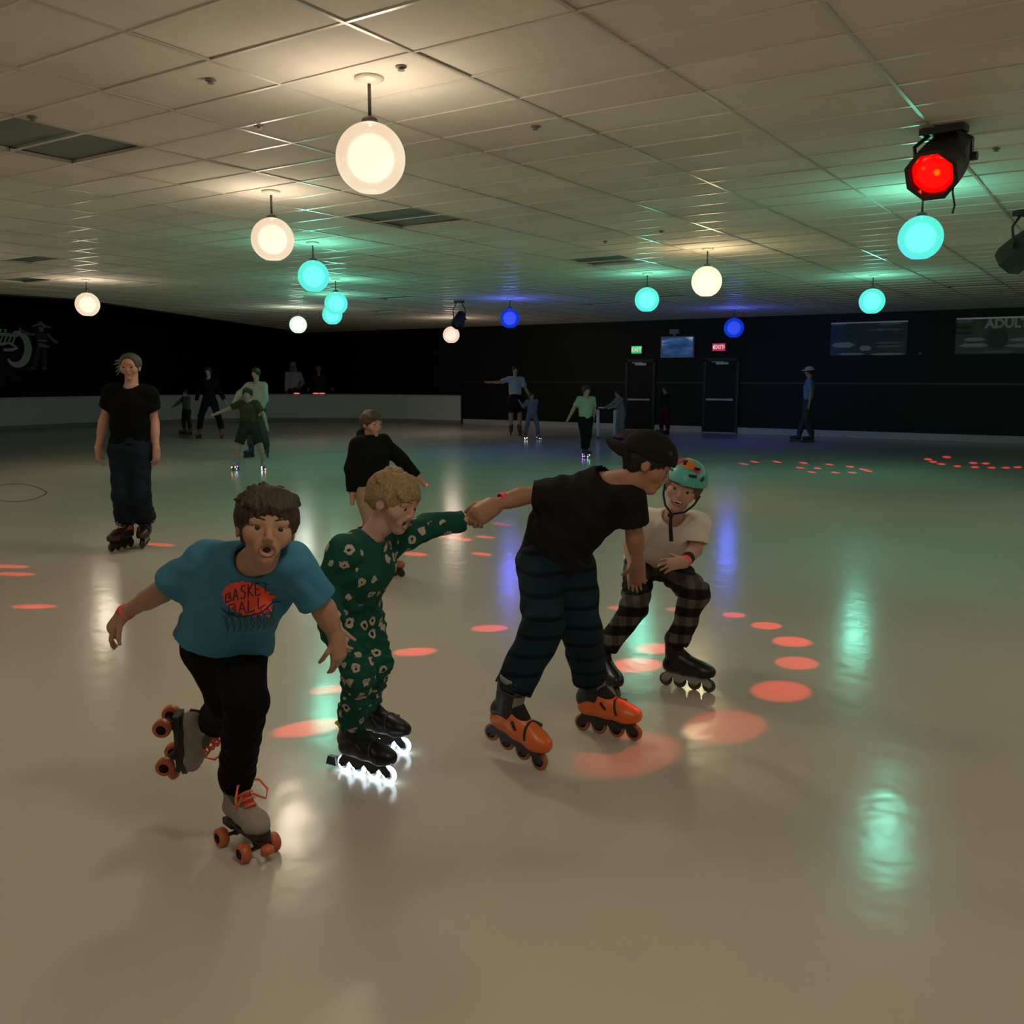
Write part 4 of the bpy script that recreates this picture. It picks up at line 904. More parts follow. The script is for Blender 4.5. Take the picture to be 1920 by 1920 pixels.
def grid_shape(fn_inside, x0, y0, x1, y1, st):
    pts, idx, tris = [], {}, []
    nx, ny = int((x1-x0)/st)+1, int((y1-y0)/st)+1
    for i in range(nx):
        for j in range(ny):
            c = (x0+(i+.5)*st, y0+(j+.5)*st)
            if fn_inside(*c):
                q = []
                for a, b in ((i, j), (i+1, j), (i+1, j+1), (i, j+1)):
                    if (a, b) not in idx: idx[(a, b)] = len(pts); pts.append((x0+a*st, y0+b*st))
                    q.append(idx[(a, b)])
                tris.append((q[0], q[3], q[2], q[1]))
    return pts, tris

# ------------------------------------------------ boy in the blue T-shirt on quad skates
Ms = basis(G(462, 1589), D(0.70, -0.72, 0), ZZ); Ml = basis(P(298, 1384, 3.20), D(-0.03, 0.12, -1), D(1, 0.05, 0.05)); qs = 0.92
hc = P(499, 993, 2.56)
J = dict(pel=P(420, 1196, 2.98), mid=P(437, 1132, 2.86), nk=P(468, 1056, 2.70), sa=P(388, 1052, 2.78), sb=P(548, 1058, 2.68), ea=P(308, 1106, 2.86), wa=P(232, 1150, 2.93), eb=P(606, 1140, 2.76), wb=P(631, 1196, 2.80),
         ha=P(392, 1212, 3.03), ka=P(430, 1312, 2.92), hb=P(447, 1214, 2.98), kb=P(462, 1316, 2.80),
         H=Head(hc, unit(CAM-hc)+0.10*RT-0.05*ZZ, D(0.16, -0.05, 1), 0.212))
J['hemn'] = D(-0.20, 0.15, -1); J['nb'] = T(Ms, -0.065*qs, 0, 0.20*qs); J['na'] = T(Ml, -0.065*qs, 0, 0.20*qs); J['ftb'] = T(Ms, 0.05*qs, 0, 0.125*qs); J['fta'] = T(Ml, 0.05*qs, 0, 0.125*qs)
J['handa'] = (D(-0.62, 0.1, -0.78), D(0.5, 0.4, -0.55), 0.135, dict(curl=(0.35, 0.42, 0.50, 0.55), thumb=0.3, side=1, spread=0.10))
J['handb'] = (D(0.06, 0.10, -1), D(-0.7, 0.45, 0), 0.128, dict(curl=(0.3, 0.34, 0.38, 0.42), thumb=0.9, side=-1, spread=0.0))
sk1 = skin_mat('skin_tan', (0.43, 0.245, 0.165))
MOUTH = (0.095, 0.068, -0.01)
b1 = skeleton_person('person', 'boy in blue T-shirt gliding on one quad roller skate, mouth open', flat(G(462, 1589)), J, 1.0, 0.0046, sk1, mouth=MOUTH)
face_parts(J['H'], b1, mouth=MOUTH, brow=(0.05, 0.032, 0.02))
hair_obj(J['H'], b1, (0.050, 0.036, 0.022), 'short', 0.0055, 0.004, 3)
F = shirt_field(J, 1.0, 0.0062, sleeve=0.80, loose=1.32, hem=0.02, sleeve_r=1.5, hemr=1.22, collar=1.12)
m = mat('tee_blue', (0.055, 0.225, 0.36), 0.85, 0.2, var=0.06, bump=0.08, bscale=150)
so, V, Q = fobj('t_shirt', F, m, b1, amp=0.0055, freq=49, seed=4)
def ell_in(x, y):
    c, s_ = math.cos(-0.25), math.sin(-0.25); u, v = x-464, y-1122; a, b = (u*c-v*s_)/47, (u*s_+v*c)/31; return a*a+b*b < 1 or (u > 20 and a < 1.05 and abs(b) < 0.75 and (int(y/6) % 2 == 0) and a > 0)
pts2, tris = grid_shape(ell_in, 408, 1080, 520, 1168, 2.2)
decal(V, Q, pts2, tris, 0.0022, mat('print_coral', (0.95, 0.10, 0.05), 0.7), b1, 'shirt_print')
mink = mat('print_ink', (0.02, 0.03, 0.06), 0.7); mgrey = mat('print_grey', (0.10, 0.13, 0.11), 0.7)
def decal_line(lines, w, mm, name, off=0.003):
    pp, ff = [], []
    for ln in lines:
        L_ = []
        for i in range(len(ln)-1):
            n_ = max(1, int(math.hypot(ln[i+1][0]-ln[i][0], ln[i+1][1]-ln[i][1])/3))
            L_ += [lerp(ln[i], ln[i+1], q/n_) for q in range(n_)]
        L_.append(np.array(ln[-1]))
        for i in range(len(L_)):
            d = unit(np.append(L_[min(i+1, len(L_)-1)]-L_[max(i-1, 0)], 0)); nn = np.array([-d[1], d[0]])*w/2
            pp += [tuple(L_[i]+nn), tuple(L_[i]-nn)]
            if i: k = len(pp); ff.append((k-4, k-3, k-1, k-2))
    decal(V, Q, pp, ff, off, mm, b1, name)
# letters set on the ball: B A S K E T / B A L L
def letters(word, x0, x1, ytop, ybot, slant):
    st = {'B': [[(0, 1), (0, 0), (.7, .08), (.8, .3), (.3, .48), (.85, .6), (.8, .9), (0, 1)]], 'A': [[(0, 1), (.4, 0), (.85, 1)], [(.2, .6), (.65, .6)]], 'S': [[(.85, .1), (.3, 0), (.1, .3), (.8, .6), (.6, 1), (0, .9)]], 'K': [[(.05, 0), (.05, 1)], [(.8, 0), (.1, .5), (.85, 1)]],
          'E': [[(.8, 0), (0, 0), (0, 1), (.8, 1)], [(0, .5), (.6, .5)]], 'T': [[(0, 0), (.9, 0)], [(.45, 0), (.45, 1)]], 'L': [[(0, 0), (0, 1), (.8, 1)]]}
    out = []; n_ = len(word)
    for i, ch in enumerate(word):
        xa, xb = lerp(x0, x1, i/n_), lerp(x0, x1, (i+0.86)/n_)
        for ln in st[ch]:
            out.append([(xa+(xb-xa)*u, (ytop(xa+(xb-xa)*u)*(1-v)+ybot(xa+(xb-xa)*u)*v)+slant*(xa-x0)) for u, v in ln])
    return out
top = lambda x: 1122-0.25*(x-464)-27*math.sqrt(max(0, 1-((x-464)/50)**2)); mid_ = lambda x: 1122-0.25*(x-464)
bot = lambda x: 1122-0.25*(x-464)+26*math.sqrt(max(0, 1-((x-464)/50)**2))
decal_line(letters('BASKET', 424, 506, top, lambda x: mid_(x)-2, 0), 2.3, mink, 'print_lettering'); decal_line(letters('BALL', 430, 502, lambda x: mid_(x)+3, bot, 0), 2.3, mink, 'print_lettering')
net = [[(418+i*12, 1143+abs(i-3)*-2+8-0.2*i*12*0.6+8), (424+i*12, 1160-0.1*i*12), (430+i*12, 1172-0.1*i*12), (426+i*11, 1186-0.1*i*12)] for i in range(8)]+[[(430+i*12, 1150-i*2), (422+i*12, 1164-i), (428+i*11, 1178-i)] for i in range(8)]
decal_line(net, 1.4, mink, 'print_net'); decal_line([[(416, 1140), (430, 1152), (456, 1156), (490, 1148), (512, 1128), (524, 1128)]], 2.5, mat('print_navy', (0.012, 0.03, 0.10), 0.7), 'print_net_rim')
F = pants_field(J, 1.0, 0.0068, loose=1.17, ankle=1.5, hem=0.93, knee=1.3)
fobj('trousers', F, mat('sweat_black', (0.006, 0.006, 0.007), 0.9, 0.1), b1, amp=0.003, freq=57, seed=9)
quad_skate(b1, Ms, qs, seed=1); quad_skate(b1, Ml, qs, seed=2)
socks(J, 1.0, b1, mat('sock_grey', (0.10, 0.10, 0.09), 0.9))
band(b1, lerp(J['wa'], J['ea'], 0.06), J['wa']-J['ea'], 0.0265, 0.02, mband)

# ------------------------------------------------ blond boy in green football pyjamas, lit skates
s2 = 0.90
Mn = basis(G(688, 1456), D(0.86, -0.50, 0), ZZ); Mf = basis(G(716, 1403), D(0.90, -0.44, 0), ZZ)
J = dict(pel=P(660, 1152, 3.52), mid=P(660, 1098, 3.46), nk=P(692, 1008, 3.40), sa=P(645, 1036, 3.30), sb=P(722, 1022, 3.56), ea=P(612, 1100, 3.34), wa=P(628, 1172, 3.24), eb=P(800, 988, 3.62), wb=P(872, 975, 3.66),
         ha=P(640, 1172, 3.48), hb=P(682, 1172, 3.60), ka=P(672, 1264, 3.38), kb=P(706, 1242, 3.50), H=Head(P(738, 945, 3.36), D(0.84, -0.46, -0.26), D(0.24, 0.0, 1), 0.212))
J['na'] = T(Mn, -0.078*s2, 0, 0.20*s2); J['nb'] = T(Mf, -0.078*s2, 0, 0.20*s2); J['fta'] = T(Mn, 0.05*s2, 0, 0.12*s2); J['ftb'] = T(Mf, 0.05*s2, 0, 0.12*s2)
J['handa'] = (D(0.2, -0.2, -1), D(0.4, 0.6, 0), 0.125, dict(curl=(0.5, 0.5, 0.5, 0.5), side=1)); J['handb'] = (D(1, 0.05, -0.02), D(0, -0.5, -0.8), 0.075, dict(curl=(0.7, 0.7, 0.75, 0.8), side=1, rad=0.95))
sk2 = skin_mat('skin_fair', (0.56, 0.345, 0.265))
M2 = (0.10, 0.075, -0.01)
b2 = skeleton_person('person', 'blond boy in green football-print pyjamas on white-glowing inline skates', flat(G(688, 1456)), J, 0.97, 0.0050, sk2, mouth=M2)
face_parts(J['H'], b2, mouth=M2, brow=(0.25, 0.16, 0.08), gaze=(0, -0.2))
hair_obj(J['H'], b2, (0.36, 0.25, 0.125), 'bowl', 0.0058, 0.003, 5)
mg = mat('pyjama_green', (0.012, 0.105, 0.075), 0.85, 0.2)
N, Lk, B = nodes_of(mg); tc = N.new('ShaderNodeTexCoord'); vo = N.new('ShaderNodeTexVoronoi'); vo.inputs['Scale'].default_value = 17.0; vo.inputs['Randomness'].default_value = 0.65
nz = N.new('ShaderNodeTexNoise'); nz.inputs['Scale'].default_value = 75; nz.inputs['Detail'].default_value = 2
Lk.new(tc.outputs['Object'], vo.inputs['Vector']); Lk.new(tc.outputs['Object'], nz.inputs['Vector'])
ad = N.new('ShaderNodeMath'); ad.operation = 'MULTIPLY_ADD'; ad.inputs[1].default_value = 0.34; Lk.new(nz.outputs['Fac'], ad.inputs[0]); Lk.new(vo.outputs['Distance'], ad.inputs[2])
cr = N.new('ShaderNodeValToRGB'); cr.color_ramp.interpolation = 'CONSTANT'; e = cr.color_ramp.elements
e[0].position = 0.0; e[0].color = (0.015, 0.02, 0.018, 1); e[1].position = 0.30; e[1].color = (0.50, 0.46, 0.36, 1); q = e.new(0.475); q.color = (0.010, 0.085, 0.062, 1)
Lk.new(ad.outputs[0], cr.inputs['Fac']); Lk.new(cr.outputs['Color'], B.inputs['Base Color'])
F = shirt_field(J, 0.97, 0.0064, long=True, loose=1.24, hem=0.03, collar=1.25); fobj('pyjama_top', F, mg, b2, amp=0.005, freq=57, seed=12)
F = pants_field(J, 0.97, 0.0064, loose=1.16, ankle=1.45, hem=0.93, knee=1.2); fobj('pyjama_trousers', F, mg, b2, amp=0.006, freq=64, seed=14, squash=(ZZ, 1.6))
socks(J, 0.97, b2, mat('sock_navy', (0.01, 0.015, 0.02), 0.9))
mlit = mat('led_wheel', (0.8, 0.85, 0.9), 0.3, emit=(0.72, 0.90, 1.0), estr=6.0)
for Mx, nm in ((Mn, 'near'), (Mf, 'far')):
    sk = inline_skate(b2, Mx, s2, boot=(0.006, 0.007, 0.011), cuff=(0.008, 0.012, 0.022), frame=(0.01, 0.011, 0.014), hub=(0.02, 0.02, 0.025), strap=(0.02, 0.024, 0.03), lit=mlit, tag_='navy', badge=1, liner=(0.01, 0.02, 0.03), label='dark inline skate with glowing white wheels', brake=(nm == 'near'))

# ------------------------------------------------ boy with the backwards cap
s3 = 1.0
f3 = D(0.78, -0.55, -0.27); Ma = basis(G(1008, 1441)-f3*0.118*s3, f3, D(0.12, -0.12, 1)); Mb = basis(G(1140, 1378), D(0.87, -0.49, 0), D(-0.08, 0, 1))
J = dict(pel=P(1042, 1042, 3.86), mid=P(1060, 985, 3.80), nk=P(1128, 902, 3.70), sa=P(1046, 926, 3.72), sb=P(1180, 932, 3.62), ea=P(978, 930, 3.74), wa=P(924, 949, 3.68), eb=P(1190, 1005, 3.70), wb=P(1196, 1058, 3.95),
         ha=P(1014, 1066, 3.84), hb=P(1074, 1066, 3.90), ka=P(1018, 1172, 3.66), kb=P(1090, 1182, 3.80), H=Head(P(1215, 874, 3.60), D(0.86, -0.20, -0.40), D(0.40, 0.05, 0.9), 0.210))
J['na'] = T(Ma, -0.078*s3, 0, 0.22*s3); J['nb'] = T(Mb, -0.078*s3, 0, 0.22*s3); J['fta'] = T(Ma, 0.05*s3, 0, 0.12*s3); J['ftb'] = T(Mb, 0.05*s3, 0, 0.12*s3)
J['handa'] = (unit(P(868, 985, 3.60)-P(924, 949, 3.68)), D(0.15, 0.9, -0.45), 0.160, dict(curl=(0.8, 0.85, 0.85, 0.9), thumb=0.9, side=-1, spread=0.02, rad=1.2))
J['handb'] = (D(0.03, 0.25, -1), D(0.25, 0.9, 0.1), 0.140, dict(curl=(0.3, 0.3, 0.35, 0.4), thumb=0.2, side=-1, spread=0.06, rad=1.05))
sk3 = skin_mat('skin_brown', (0.40, 0.215, 0.135))
b3 = skeleton_person('person', 'boy in black T-shirt and backwards cap leaning over on orange inline skates', flat(G(1075, 1400)), J, 1.06, 0.0052, sk3)
face_parts(J['H'], b3, brow=(0.02, 0.015, 0.012), lip=(0.33, 0.12, 0.1))
hair_obj(J['H'], b3, (0.012, 0.010, 0.009), 'short', 0.006, 0.003, 8)
H = J['H']; h = H.h; F = Field(0.0055, 0.03*h)
mcap = mat('cap_black', (0.014, 0.013, 0.012), 0.85, 0.15, bump=0.1, bscale=200)
F.ell(H.at(0, -0.07, 0.22), np.array([0.455, 0.53, 0.43])*h, H.ax, cuts=[(H.at(0, 0.3, 0.155), -H.u+0.12*H.f)]); F.ell(H.at(0, -0.07, 0.10), np.array([0.40, 0.47, 0.40])*h, H.ax, k=0.01, sub=True)
cp, _, _ = fobj('cap', F, mcap, b3, amp=0.0015, freq=76); cp['label'] = 'black baseball cap worn backwards'
n_ = 15; vs = []; 
for lay in (0, 0.022):
    for i in range(n_):
        a = math.pi*(i/(n_-1)); 
        for q in (0.92, 1.0):
            x = -math.cos(a)*0.40; vs.append(H.at(x, -0.36-(0.08+0.50*math.sin(a)**0.7)*(0 if q < 1 else 1), 0.10+lay-0.05*(1 if q == 1.0 else 0)*math.sin(a)+0.24*(1-(x/0.4)**2)-0.14))
fs = []
for i in range(n_-1):
    a = 2*i; fs += [(a, a+1, a+3, a+2)]; b = 2*n_+2*i; fs += [(b+2, b+3, b+1, b)]; fs += [(a+1, b+1, b+3, a+3)]
meshobj('cap_brim', vs, fs, mcap, cp, True)
MB().ball(H.at(0, -0.07, 0.655), 0.012, None, 10).build('cap_button', mcap, cp, True)
F = shirt_field(J, 1.06, 0.0066, sleeve=0.66, loose=1.26, hem=0.075, sleeve_r=1.50, collar=1.15)
fobj('t_shirt', F, mat('tee_black', (0.012, 0.013, 0.011), 0.85, 0.15, var=0.3, vscale=9), b3, amp=0.006, freq=45, seed=21)
def plaid(name, base, dark, sz, duty, sx=None):
    m = mat(name, base, 0.85, 0.15); N, Lk, B = nodes_of(m); tc = N.new('ShaderNodeTexCoord'); sp = N.new('ShaderNodeSeparateXYZ'); Lk.new(tc.outputs['Object'], sp.inputs[0])
    def bandmask(out, scale, dty):
        a = N.new('ShaderNodeMath'); a.operation = 'MULTIPLY'; a.inputs[1].default_value = scale; Lk.new(out, a.inputs[0]); b = N.new('ShaderNodeMath'); b.operation = 'FRACT'; Lk.new(a.outputs[0], b.inputs[0])
        c = N.new('ShaderNodeMapRange'); c.interpolation_type = 'SMOOTHSTEP'; c.inputs[1].default_value = dty-0.06; c.inputs[2].default_value = dty+0.06; Lk.new(b.outputs[0], c.inputs[0]); return c.outputs[0]
    z = bandmask(sp.outputs[2], sz, duty); mx = N.new('ShaderNodeMix'); mx.data_type = 'RGBA'; mx.inputs[6].default_value = (*dark, 1); mx.inputs[7].default_value = (*base, 1); Lk.new(z, mx.inputs[0]); out = mx.outputs[2]
    if sx:
        cx = N.new('ShaderNodeVectorMath'); cx.operation = 'DOT_PRODUCT'; cx.inputs[1].default_value = tuple(RT); Lk.new(tc.outputs['Object'], cx.inputs[0])
        xm = bandmask(cx.outputs['Value'], sx, 0.5); m2 = N.new('ShaderNodeMix'); m2.data_type = 'RGBA'; m2.blend_type = 'MULTIPLY'; m2.inputs[0].default_value = 0.75
        gr = N.new('ShaderNodeMix'); gr.data_type = 'RGBA'; gr.inputs[6].default_value = (0.38, 0.38, 0.38, 1); gr.inputs[7].default_value = (1, 1, 1, 1); Lk.new(xm, gr.inputs[0]); Lk.new(out, m2.inputs[6]); Lk.new(gr.outputs[2], m2.inputs[7]); out = m2.outputs[2]
    Lk.new(out, B.inputs['Base Color']); return m
F = pants_field(J, 1.06, 0.0068, loose=1.24, ankle=1.95, hem=0.90, knee=1.5)
fobj('trousers', F, plaid('plaid_navy', (0.008, 0.025, 0.036), (0.0035, 0.009, 0.013), 14.0, 0.25), b3, amp=0.006, freq=41, seed=25)
for Mx in (Ma, Mb):
    inline_skate(b3, Mx, s3, boot=(0.72, 0.15, 0.025), cuff=(0.012, 0.012, 0.014), frame=(0.02, 0.02, 0.024), tyre=(0.42, 0.15, 0.04), hub=(0.03, 0.03, 0.035), strap=(0.012, 0.012, 0.013), tag_='orange', liner=(0.22, 0.20, 0.16), label='orange and black inline skate with straps')
socks(J, 1.06, b3, mat('sock_black', (0.012, 0.012, 0.013), 0.9))
band(b3, P(943, 936, 3.705), J['wa']-J['ea'], 0.0275, 0.021, mband)

# ------------------------------------------------ child in the turquoise helmet
s4 = 0.92
Mr = basis(G(1288, 1291), D(0.86, -0.50, 0), ZZ); Mh = basis(G(1138, 1302), D(0.30, -0.95, 0), ZZ)
hc = P(1279, 920, 4.28)
J = dict(pel=P(1224, 1046, 4.74), mid=P(1238, 1018, 4.62), nk=P(1262, 972, 4.44), sa=P(1212, 976, 4.50), sb=P(1308, 984, 4.42), ea=P(1182, 1018, 4.44), wa=P(1186, 1066, 4.36), eb=P(1304, 1030, 4.40), wb=P(1284, 1054, 4.30),
         ha=P(1200, 1056, 4.76), hb=P(1250, 1056, 4.74), ka=P(1190, 1138, 4.46), kb=P(1304, 1112, 4.40), H=Head(hc, unit(CAM-hc)-0.10*RT-0.08*ZZ, D(0.30, -0.1, 1), 0.210))
J['nb'] = T(Mr, -0.078*s4, 0, 0.20*s4); J['na'] = T(Mh, -0.078*s4, 0, 0.20*s4); J['ftb'] = T(Mr, 0.05*s4, 0, 0.12*s4); J['fta'] = T(Mh, 0.05*s4, 0, 0.12*s4)
J['handb'] = (D(-0.92, 0.2, -0.18), D(-0.1, 0.75, -0.6), 0.135, dict(curl=(0.2, 0.22, 0.25, 0.3), thumb=0.2, side=-1, spread=0.12)); J['handa'] = (D(0.1, -0.1, -1), D(0.2, 0.9, 0), 0.13, dict(curl=(0.3, 0.3, 0.3, 0.3), side=1))
sk4 = skin_mat('skin_light', (0.50, 0.30, 0.225))
M4 = (0.115, 0.055, -0.01)
b4 = skeleton_person('person', 'smiling child in turquoise helmet and white shirt crouching with hands on knees', flat(G(1288, 1291)), J, 0.97, 0.0055, sk4, mouth=M4)
face_parts(J['H'], b4, mouth=M4, teeth=True, brow=(0.14, 0.09, 0.05))
hair_obj(J['H'], b4, (0.16, 0.105, 0.055), 'bowl', 0.0065, 0.003, 15)
H = J['H']; h = H.h; F = Field(0.0055, 0.03*h)
F.ell(H.at(0, -0.05, 0.20), np.array([0.475, 0.55, 0.52])*h, H.ax, cuts=[(H.at(0, 0.4, 0.175), -H.u-0.16*H.f)]); F.ell(H.at(0, -0.05, 0.06), np.array([0.40, 0.47, 0.42])*h, H.ax, k=0.01, sub=True)
hm, V, Q = fobj('helmet', F, mat('helmet_turquoise', (0.09, 0.46, 0.42), 0.35, 0.5), b4); hm['label'] = 'turquoise skate helmet with red and orange panels'
mvent = mat('vent_black', (0.006, 0.006, 0.008), 0.8)
def px_poly(poly):
    def ins(x, y):
        c = False; j = len(poly)-1
        for i in range(len(poly)):
            if (poly[i][1] > y) != (poly[j][1] > y) and x < (poly[j][0]-poly[i][0])*(y-poly[i][1])/(poly[j][1]-poly[i][1])+poly[i][0]: c = not c
            j = i
        return c
    xs = [p[0] for p in poly]; ys = [p[1] for p in poly]; return grid_shape(ins, min(xs), min(ys), max(xs), max(ys), 0.8)
for nm, poly, mm, off in (('panel_red', [(1260, 861), (1268, 857), (1282, 856), (1286, 861), (1274, 870), (1264, 874)], mat('panel_red', (0.45, 0.03, 0.04), 0.4), .002), ('panel_orange', [(1286, 862), (1296, 862), (1306, 872), (1302, 880), (1294, 882), (1278, 874), (1276, 871)], mat('panel_orange', (0.62, 0.19, 0.04), 0.4), .002),
                          ('panel_crimson', [(1298, 882), (1306, 876), (1314, 882), (1315, 889), (1306, 888)], mat('panel_crimson', (0.42, 0.03, 0.10), 0.4), .002), ('panel_crimson', [(1309, 866), (1313, 868), (1318, 874), (1315, 876)], mat('panel_crimson', (0.42, 0.03, 0.10), 0.4), .002),
                          ('vent', [(1281, 866), (1290, 864), (1286, 873), (1281, 872)], mvent, .004), ('vent', [(1301, 877), (1313, 879), (1312, 884), (1303, 882)], mvent, .004), ('vent', [(1252, 877), (1264, 881), (1263, 884), (1252, 880)], mvent, .004), ('vent', [(1291, 890), (1306, 892), (1305, 897), (1291, 894)], mvent, .004), ('vent', [(1258, 863), (1263, 862), (1266, 868), (1261, 866)], mvent, .004), ('emblem', [(1311, 901), (1318, 893), (1321, 897), (1316, 904)], mat('emblem_navy', (0.03, 0.03, 0.12), 0.4), .003)):
    p2_, t2_ = px_poly(poly); decal(V, Q, p2_, t2_, off, mm, hm, nm)
mstr = mat('strap_black', (0.010, 0.010, 0.012), 0.7)
MB().tube([H.at(0.40, 0.02, 0.02), H.at(0.345, 0.13, -0.2), H.at(0.22, 0.20, -0.40), H.at(0.02, 0.22, -0.53), H.at(-0.22, 0.20, -0.40), H.at(-0.345, 0.13, -0.2), H.at(-0.40, 0.02, 0.02)], 0.0055, 6).build('chin_strap', mstr, hm, True)
q = H.at(0.04, 0.24, -0.55); MB().tube([q, q+D(-0.05, -0.25, -1)*0.05, q+D(0.02, -0.15, -1)*0.12], [0.007, 0.009, 0.010], 6).build('strap_end', mstr, hm, True); MB().box(q, (0.012, 0.008, 0.010), H.ax).build('buckle', mstr, hm); MB().tube([q, q+D(-0.12, -0.3, -1)*0.07], 0.003, 5).build('strap_end', mstr, hm, True)
F = shirt_field(J, 0.97, 0.0066, sleeve=0.75, loose=1.24, hem=0.05, sleeve_r=1.5, collar=1.25)
fobj('t_shirt', F, mat('tee_white', (0.82, 0.77, 0.69), 0.85, 0.15), b4, amp=0.006, freq=53, seed=31)
F = pants_field(J, 0.97, 0.0068, loose=1.16, ankle=1.55, hem=0.86, knee=1.35)
fobj('trousers', F, plaid('plaid_grey', (0.115, 0.115, 0.10), (0.016, 0.018, 0.020), 10.5, 0.5, 16.0), b4, amp=0.006, freq=45, seed=35)
for Mx in (Mr, Mh):
    sk = inline_skate(b4, Mx, s4, boot=(0.008, 0.008, 0.009), frame=(0.34, 0.33, 0.30), tyre=(0.055, 0.075, 0.03), hub=(0.30, 0.30, 0.26), tag_='black', low=True, label='black soft-boot inline skate with pale frame')
    for sd in (-1, 1): MB().tube([T(Mx, -0.04*s4, sd*0.03*s4, 0.285*s4), T(Mx, -0.02*s4, sd*0.09*s4, 0.31*s4), T(Mx, -0.01*s4, sd*0.10*s4, 0.27*s4), T(Mx, -0.03*s4, sd*0.05*s4, 0.26*s4)], 0.003, 5).build('lace', mstr, sk, True)
socks(J, 0.97, b4, mat('sock_black', (0.012, 0.012, 0.013), 0.9))
band(b4, lerp(J['wb'], J['eb'], 0.08), J['wb']-J['eb'], 0.027, 0.020, mband); band(b4, lerp(J['wb'], J['eb'], 0.30), J['wb']-J['eb'], 0.029, 0.024, mstr, 'watch_strap')
# ================================================================== PEOPLE: further back
# ------------------------------------------------ woman on skates
Z = 8.05; s5 = 1.08
M1 = basis(G(228, 1030), D(-0.25, -0.97, 0), ZZ); M2_ = basis(G(272, 1024), D(0.22, -0.97, 0), ZZ)
J = dict(pel=P(244, 838, Z), nk=P(247, 726, Z), sa=P(210, 738, Z), sb=P(280, 741, Z), ea=P(195, 788, Z+0.05), wa=P(184, 842, Z-0.02), eb=P(289, 792, Z+0.05), wb=P(293, 842, Z-0.02), ha=P(228, 845, Z), hb=P(262, 845, Z), ka=P(230, 930, Z-0.04), kb=P(262, 930, Z-0.04),
         H=Head(P(244, 690, Z-0.03), D(0.10, -1, -0.02), D(0.02, 0, 1), 0.225))
J['na'] = T(M1, -0.078*s5, 0, 0.22*s5); J['nb'] = T(M2_, -0.078*s5, 0, 0.22*s5); J['fta'] = T(M1, 0.04*s5, 0, 0.12*s5); J['ftb'] = T(M2_, 0.04*s5, 0, 0.12*s5)
J['handa'] = (D(0.02, -0.05, -1), D(0.9, 0.3, 0), 0.17, dict(curl=(0.35, 0.38, 0.4, 0.45), side=-1)); J['handb'] = (D(-0.03, -0.05, -1), D(-0.9, 0.3, 0), 0.17, dict(curl=(0.35, 0.38, 0.4, 0.45), side=1))
wo = skeleton_person('person', 'woman in black T-shirt and dark jeans skating upright with arms down', flat(G(250, 1027)), J, 1.24, 0.0075, skin_mat('skin_rosy', (0.50, 0.26, 0.20)), hw=1.42)
face_parts(J['H'], wo, brow=(0.12, 0.08, 0.06)); hr = hair_obj(J['H'], wo, (0.07, 0.052, 0.04), 'back', 0.008, 0.003, 44)
H = J['H']; lk = MB()
for i, (dz, ln) in enumerate(((0.22, 0.26), (0.12, 0.30), (0.02, 0.22), (-0.1, 0.24), (-0.18, 0.2))):
    MB().tube([H.at(0.33, -0.2, dz), H.at(0.33+ln*0.6, -0.22, dz+0.05), H.at(0.36+ln, -0.2, dz+0.02-0.03*i)], [0.012, 0.009, 0.003], 6).build('hair_lock', mat('hair_pale', (0.22, 0.18, 0.13), 0.6), wo, True)
MB().tube([H.at(0.36, 0.0, 0.06), H.at(0.30, 0.28, 0.06), H.at(0.20, 0.38, 0.05)], 0.003, 5).build('glasses_arm', mat('glasses_pale', (0.5, 0.45, 0.4), 0.3), wo, True)
for sd in (-1, 1): MB().tube([H.at(sd*0.145+0.11*math.cos(a), 0.40, 0.03+0.075*math.sin(a)) for a in np.linspace(0, 6.0, 14)], 0.0022, 5, closed=True).build('glasses_rim', MATS['glasses_pale'], wo, True)
F = shirt_field(J, 1.24, 0.009, sleeve=0.55, loose=1.16, hem=0.0, hw=1.42, collar=1.55); fobj('t_shirt', F, mat('tee_jet', (0.004, 0.0045, 0.005), 0.9, 0.1), wo, amp=0.006, freq=34, seed=50)
F = pants_field(J, 1.24, 0.009, loose=1.14, ankle=2.1, hem=0.96, knee=1.45, hw=1.36); fobj('jeans', F, mat('denim_dark', (0.010, 0.016, 0.028), 0.85, 0.15, var=0.25, vscale=8), wo, amp=0.006, freq=34, seed=52)
for Mx in (M1, M2_): inline_skate(wo, Mx, s5, boot=(0.05, 0.012, 0.008), cuff=(0.60, 0.085, 0.03), frame=(0.02, 0.015, 0.014), tyre=(0.05, 0.02, 0.015), hub=(0.02, 0.02, 0.02), tag_='redboot', res=0.009, liner=(0.02, 0.02, 0.02), label='orange and black inline skate')
band(wo, P(184, 838, Z), ZZ, 0.031, 0.018, mat('wristband_pale', (0.9, 0.4, 0.4), 0.5)); band(wo, P(293, 838, Z), ZZ, 0.031, 0.014, mat('bracelet', (0.35, 0.22, 0.1), 0.4), 'bracelet')

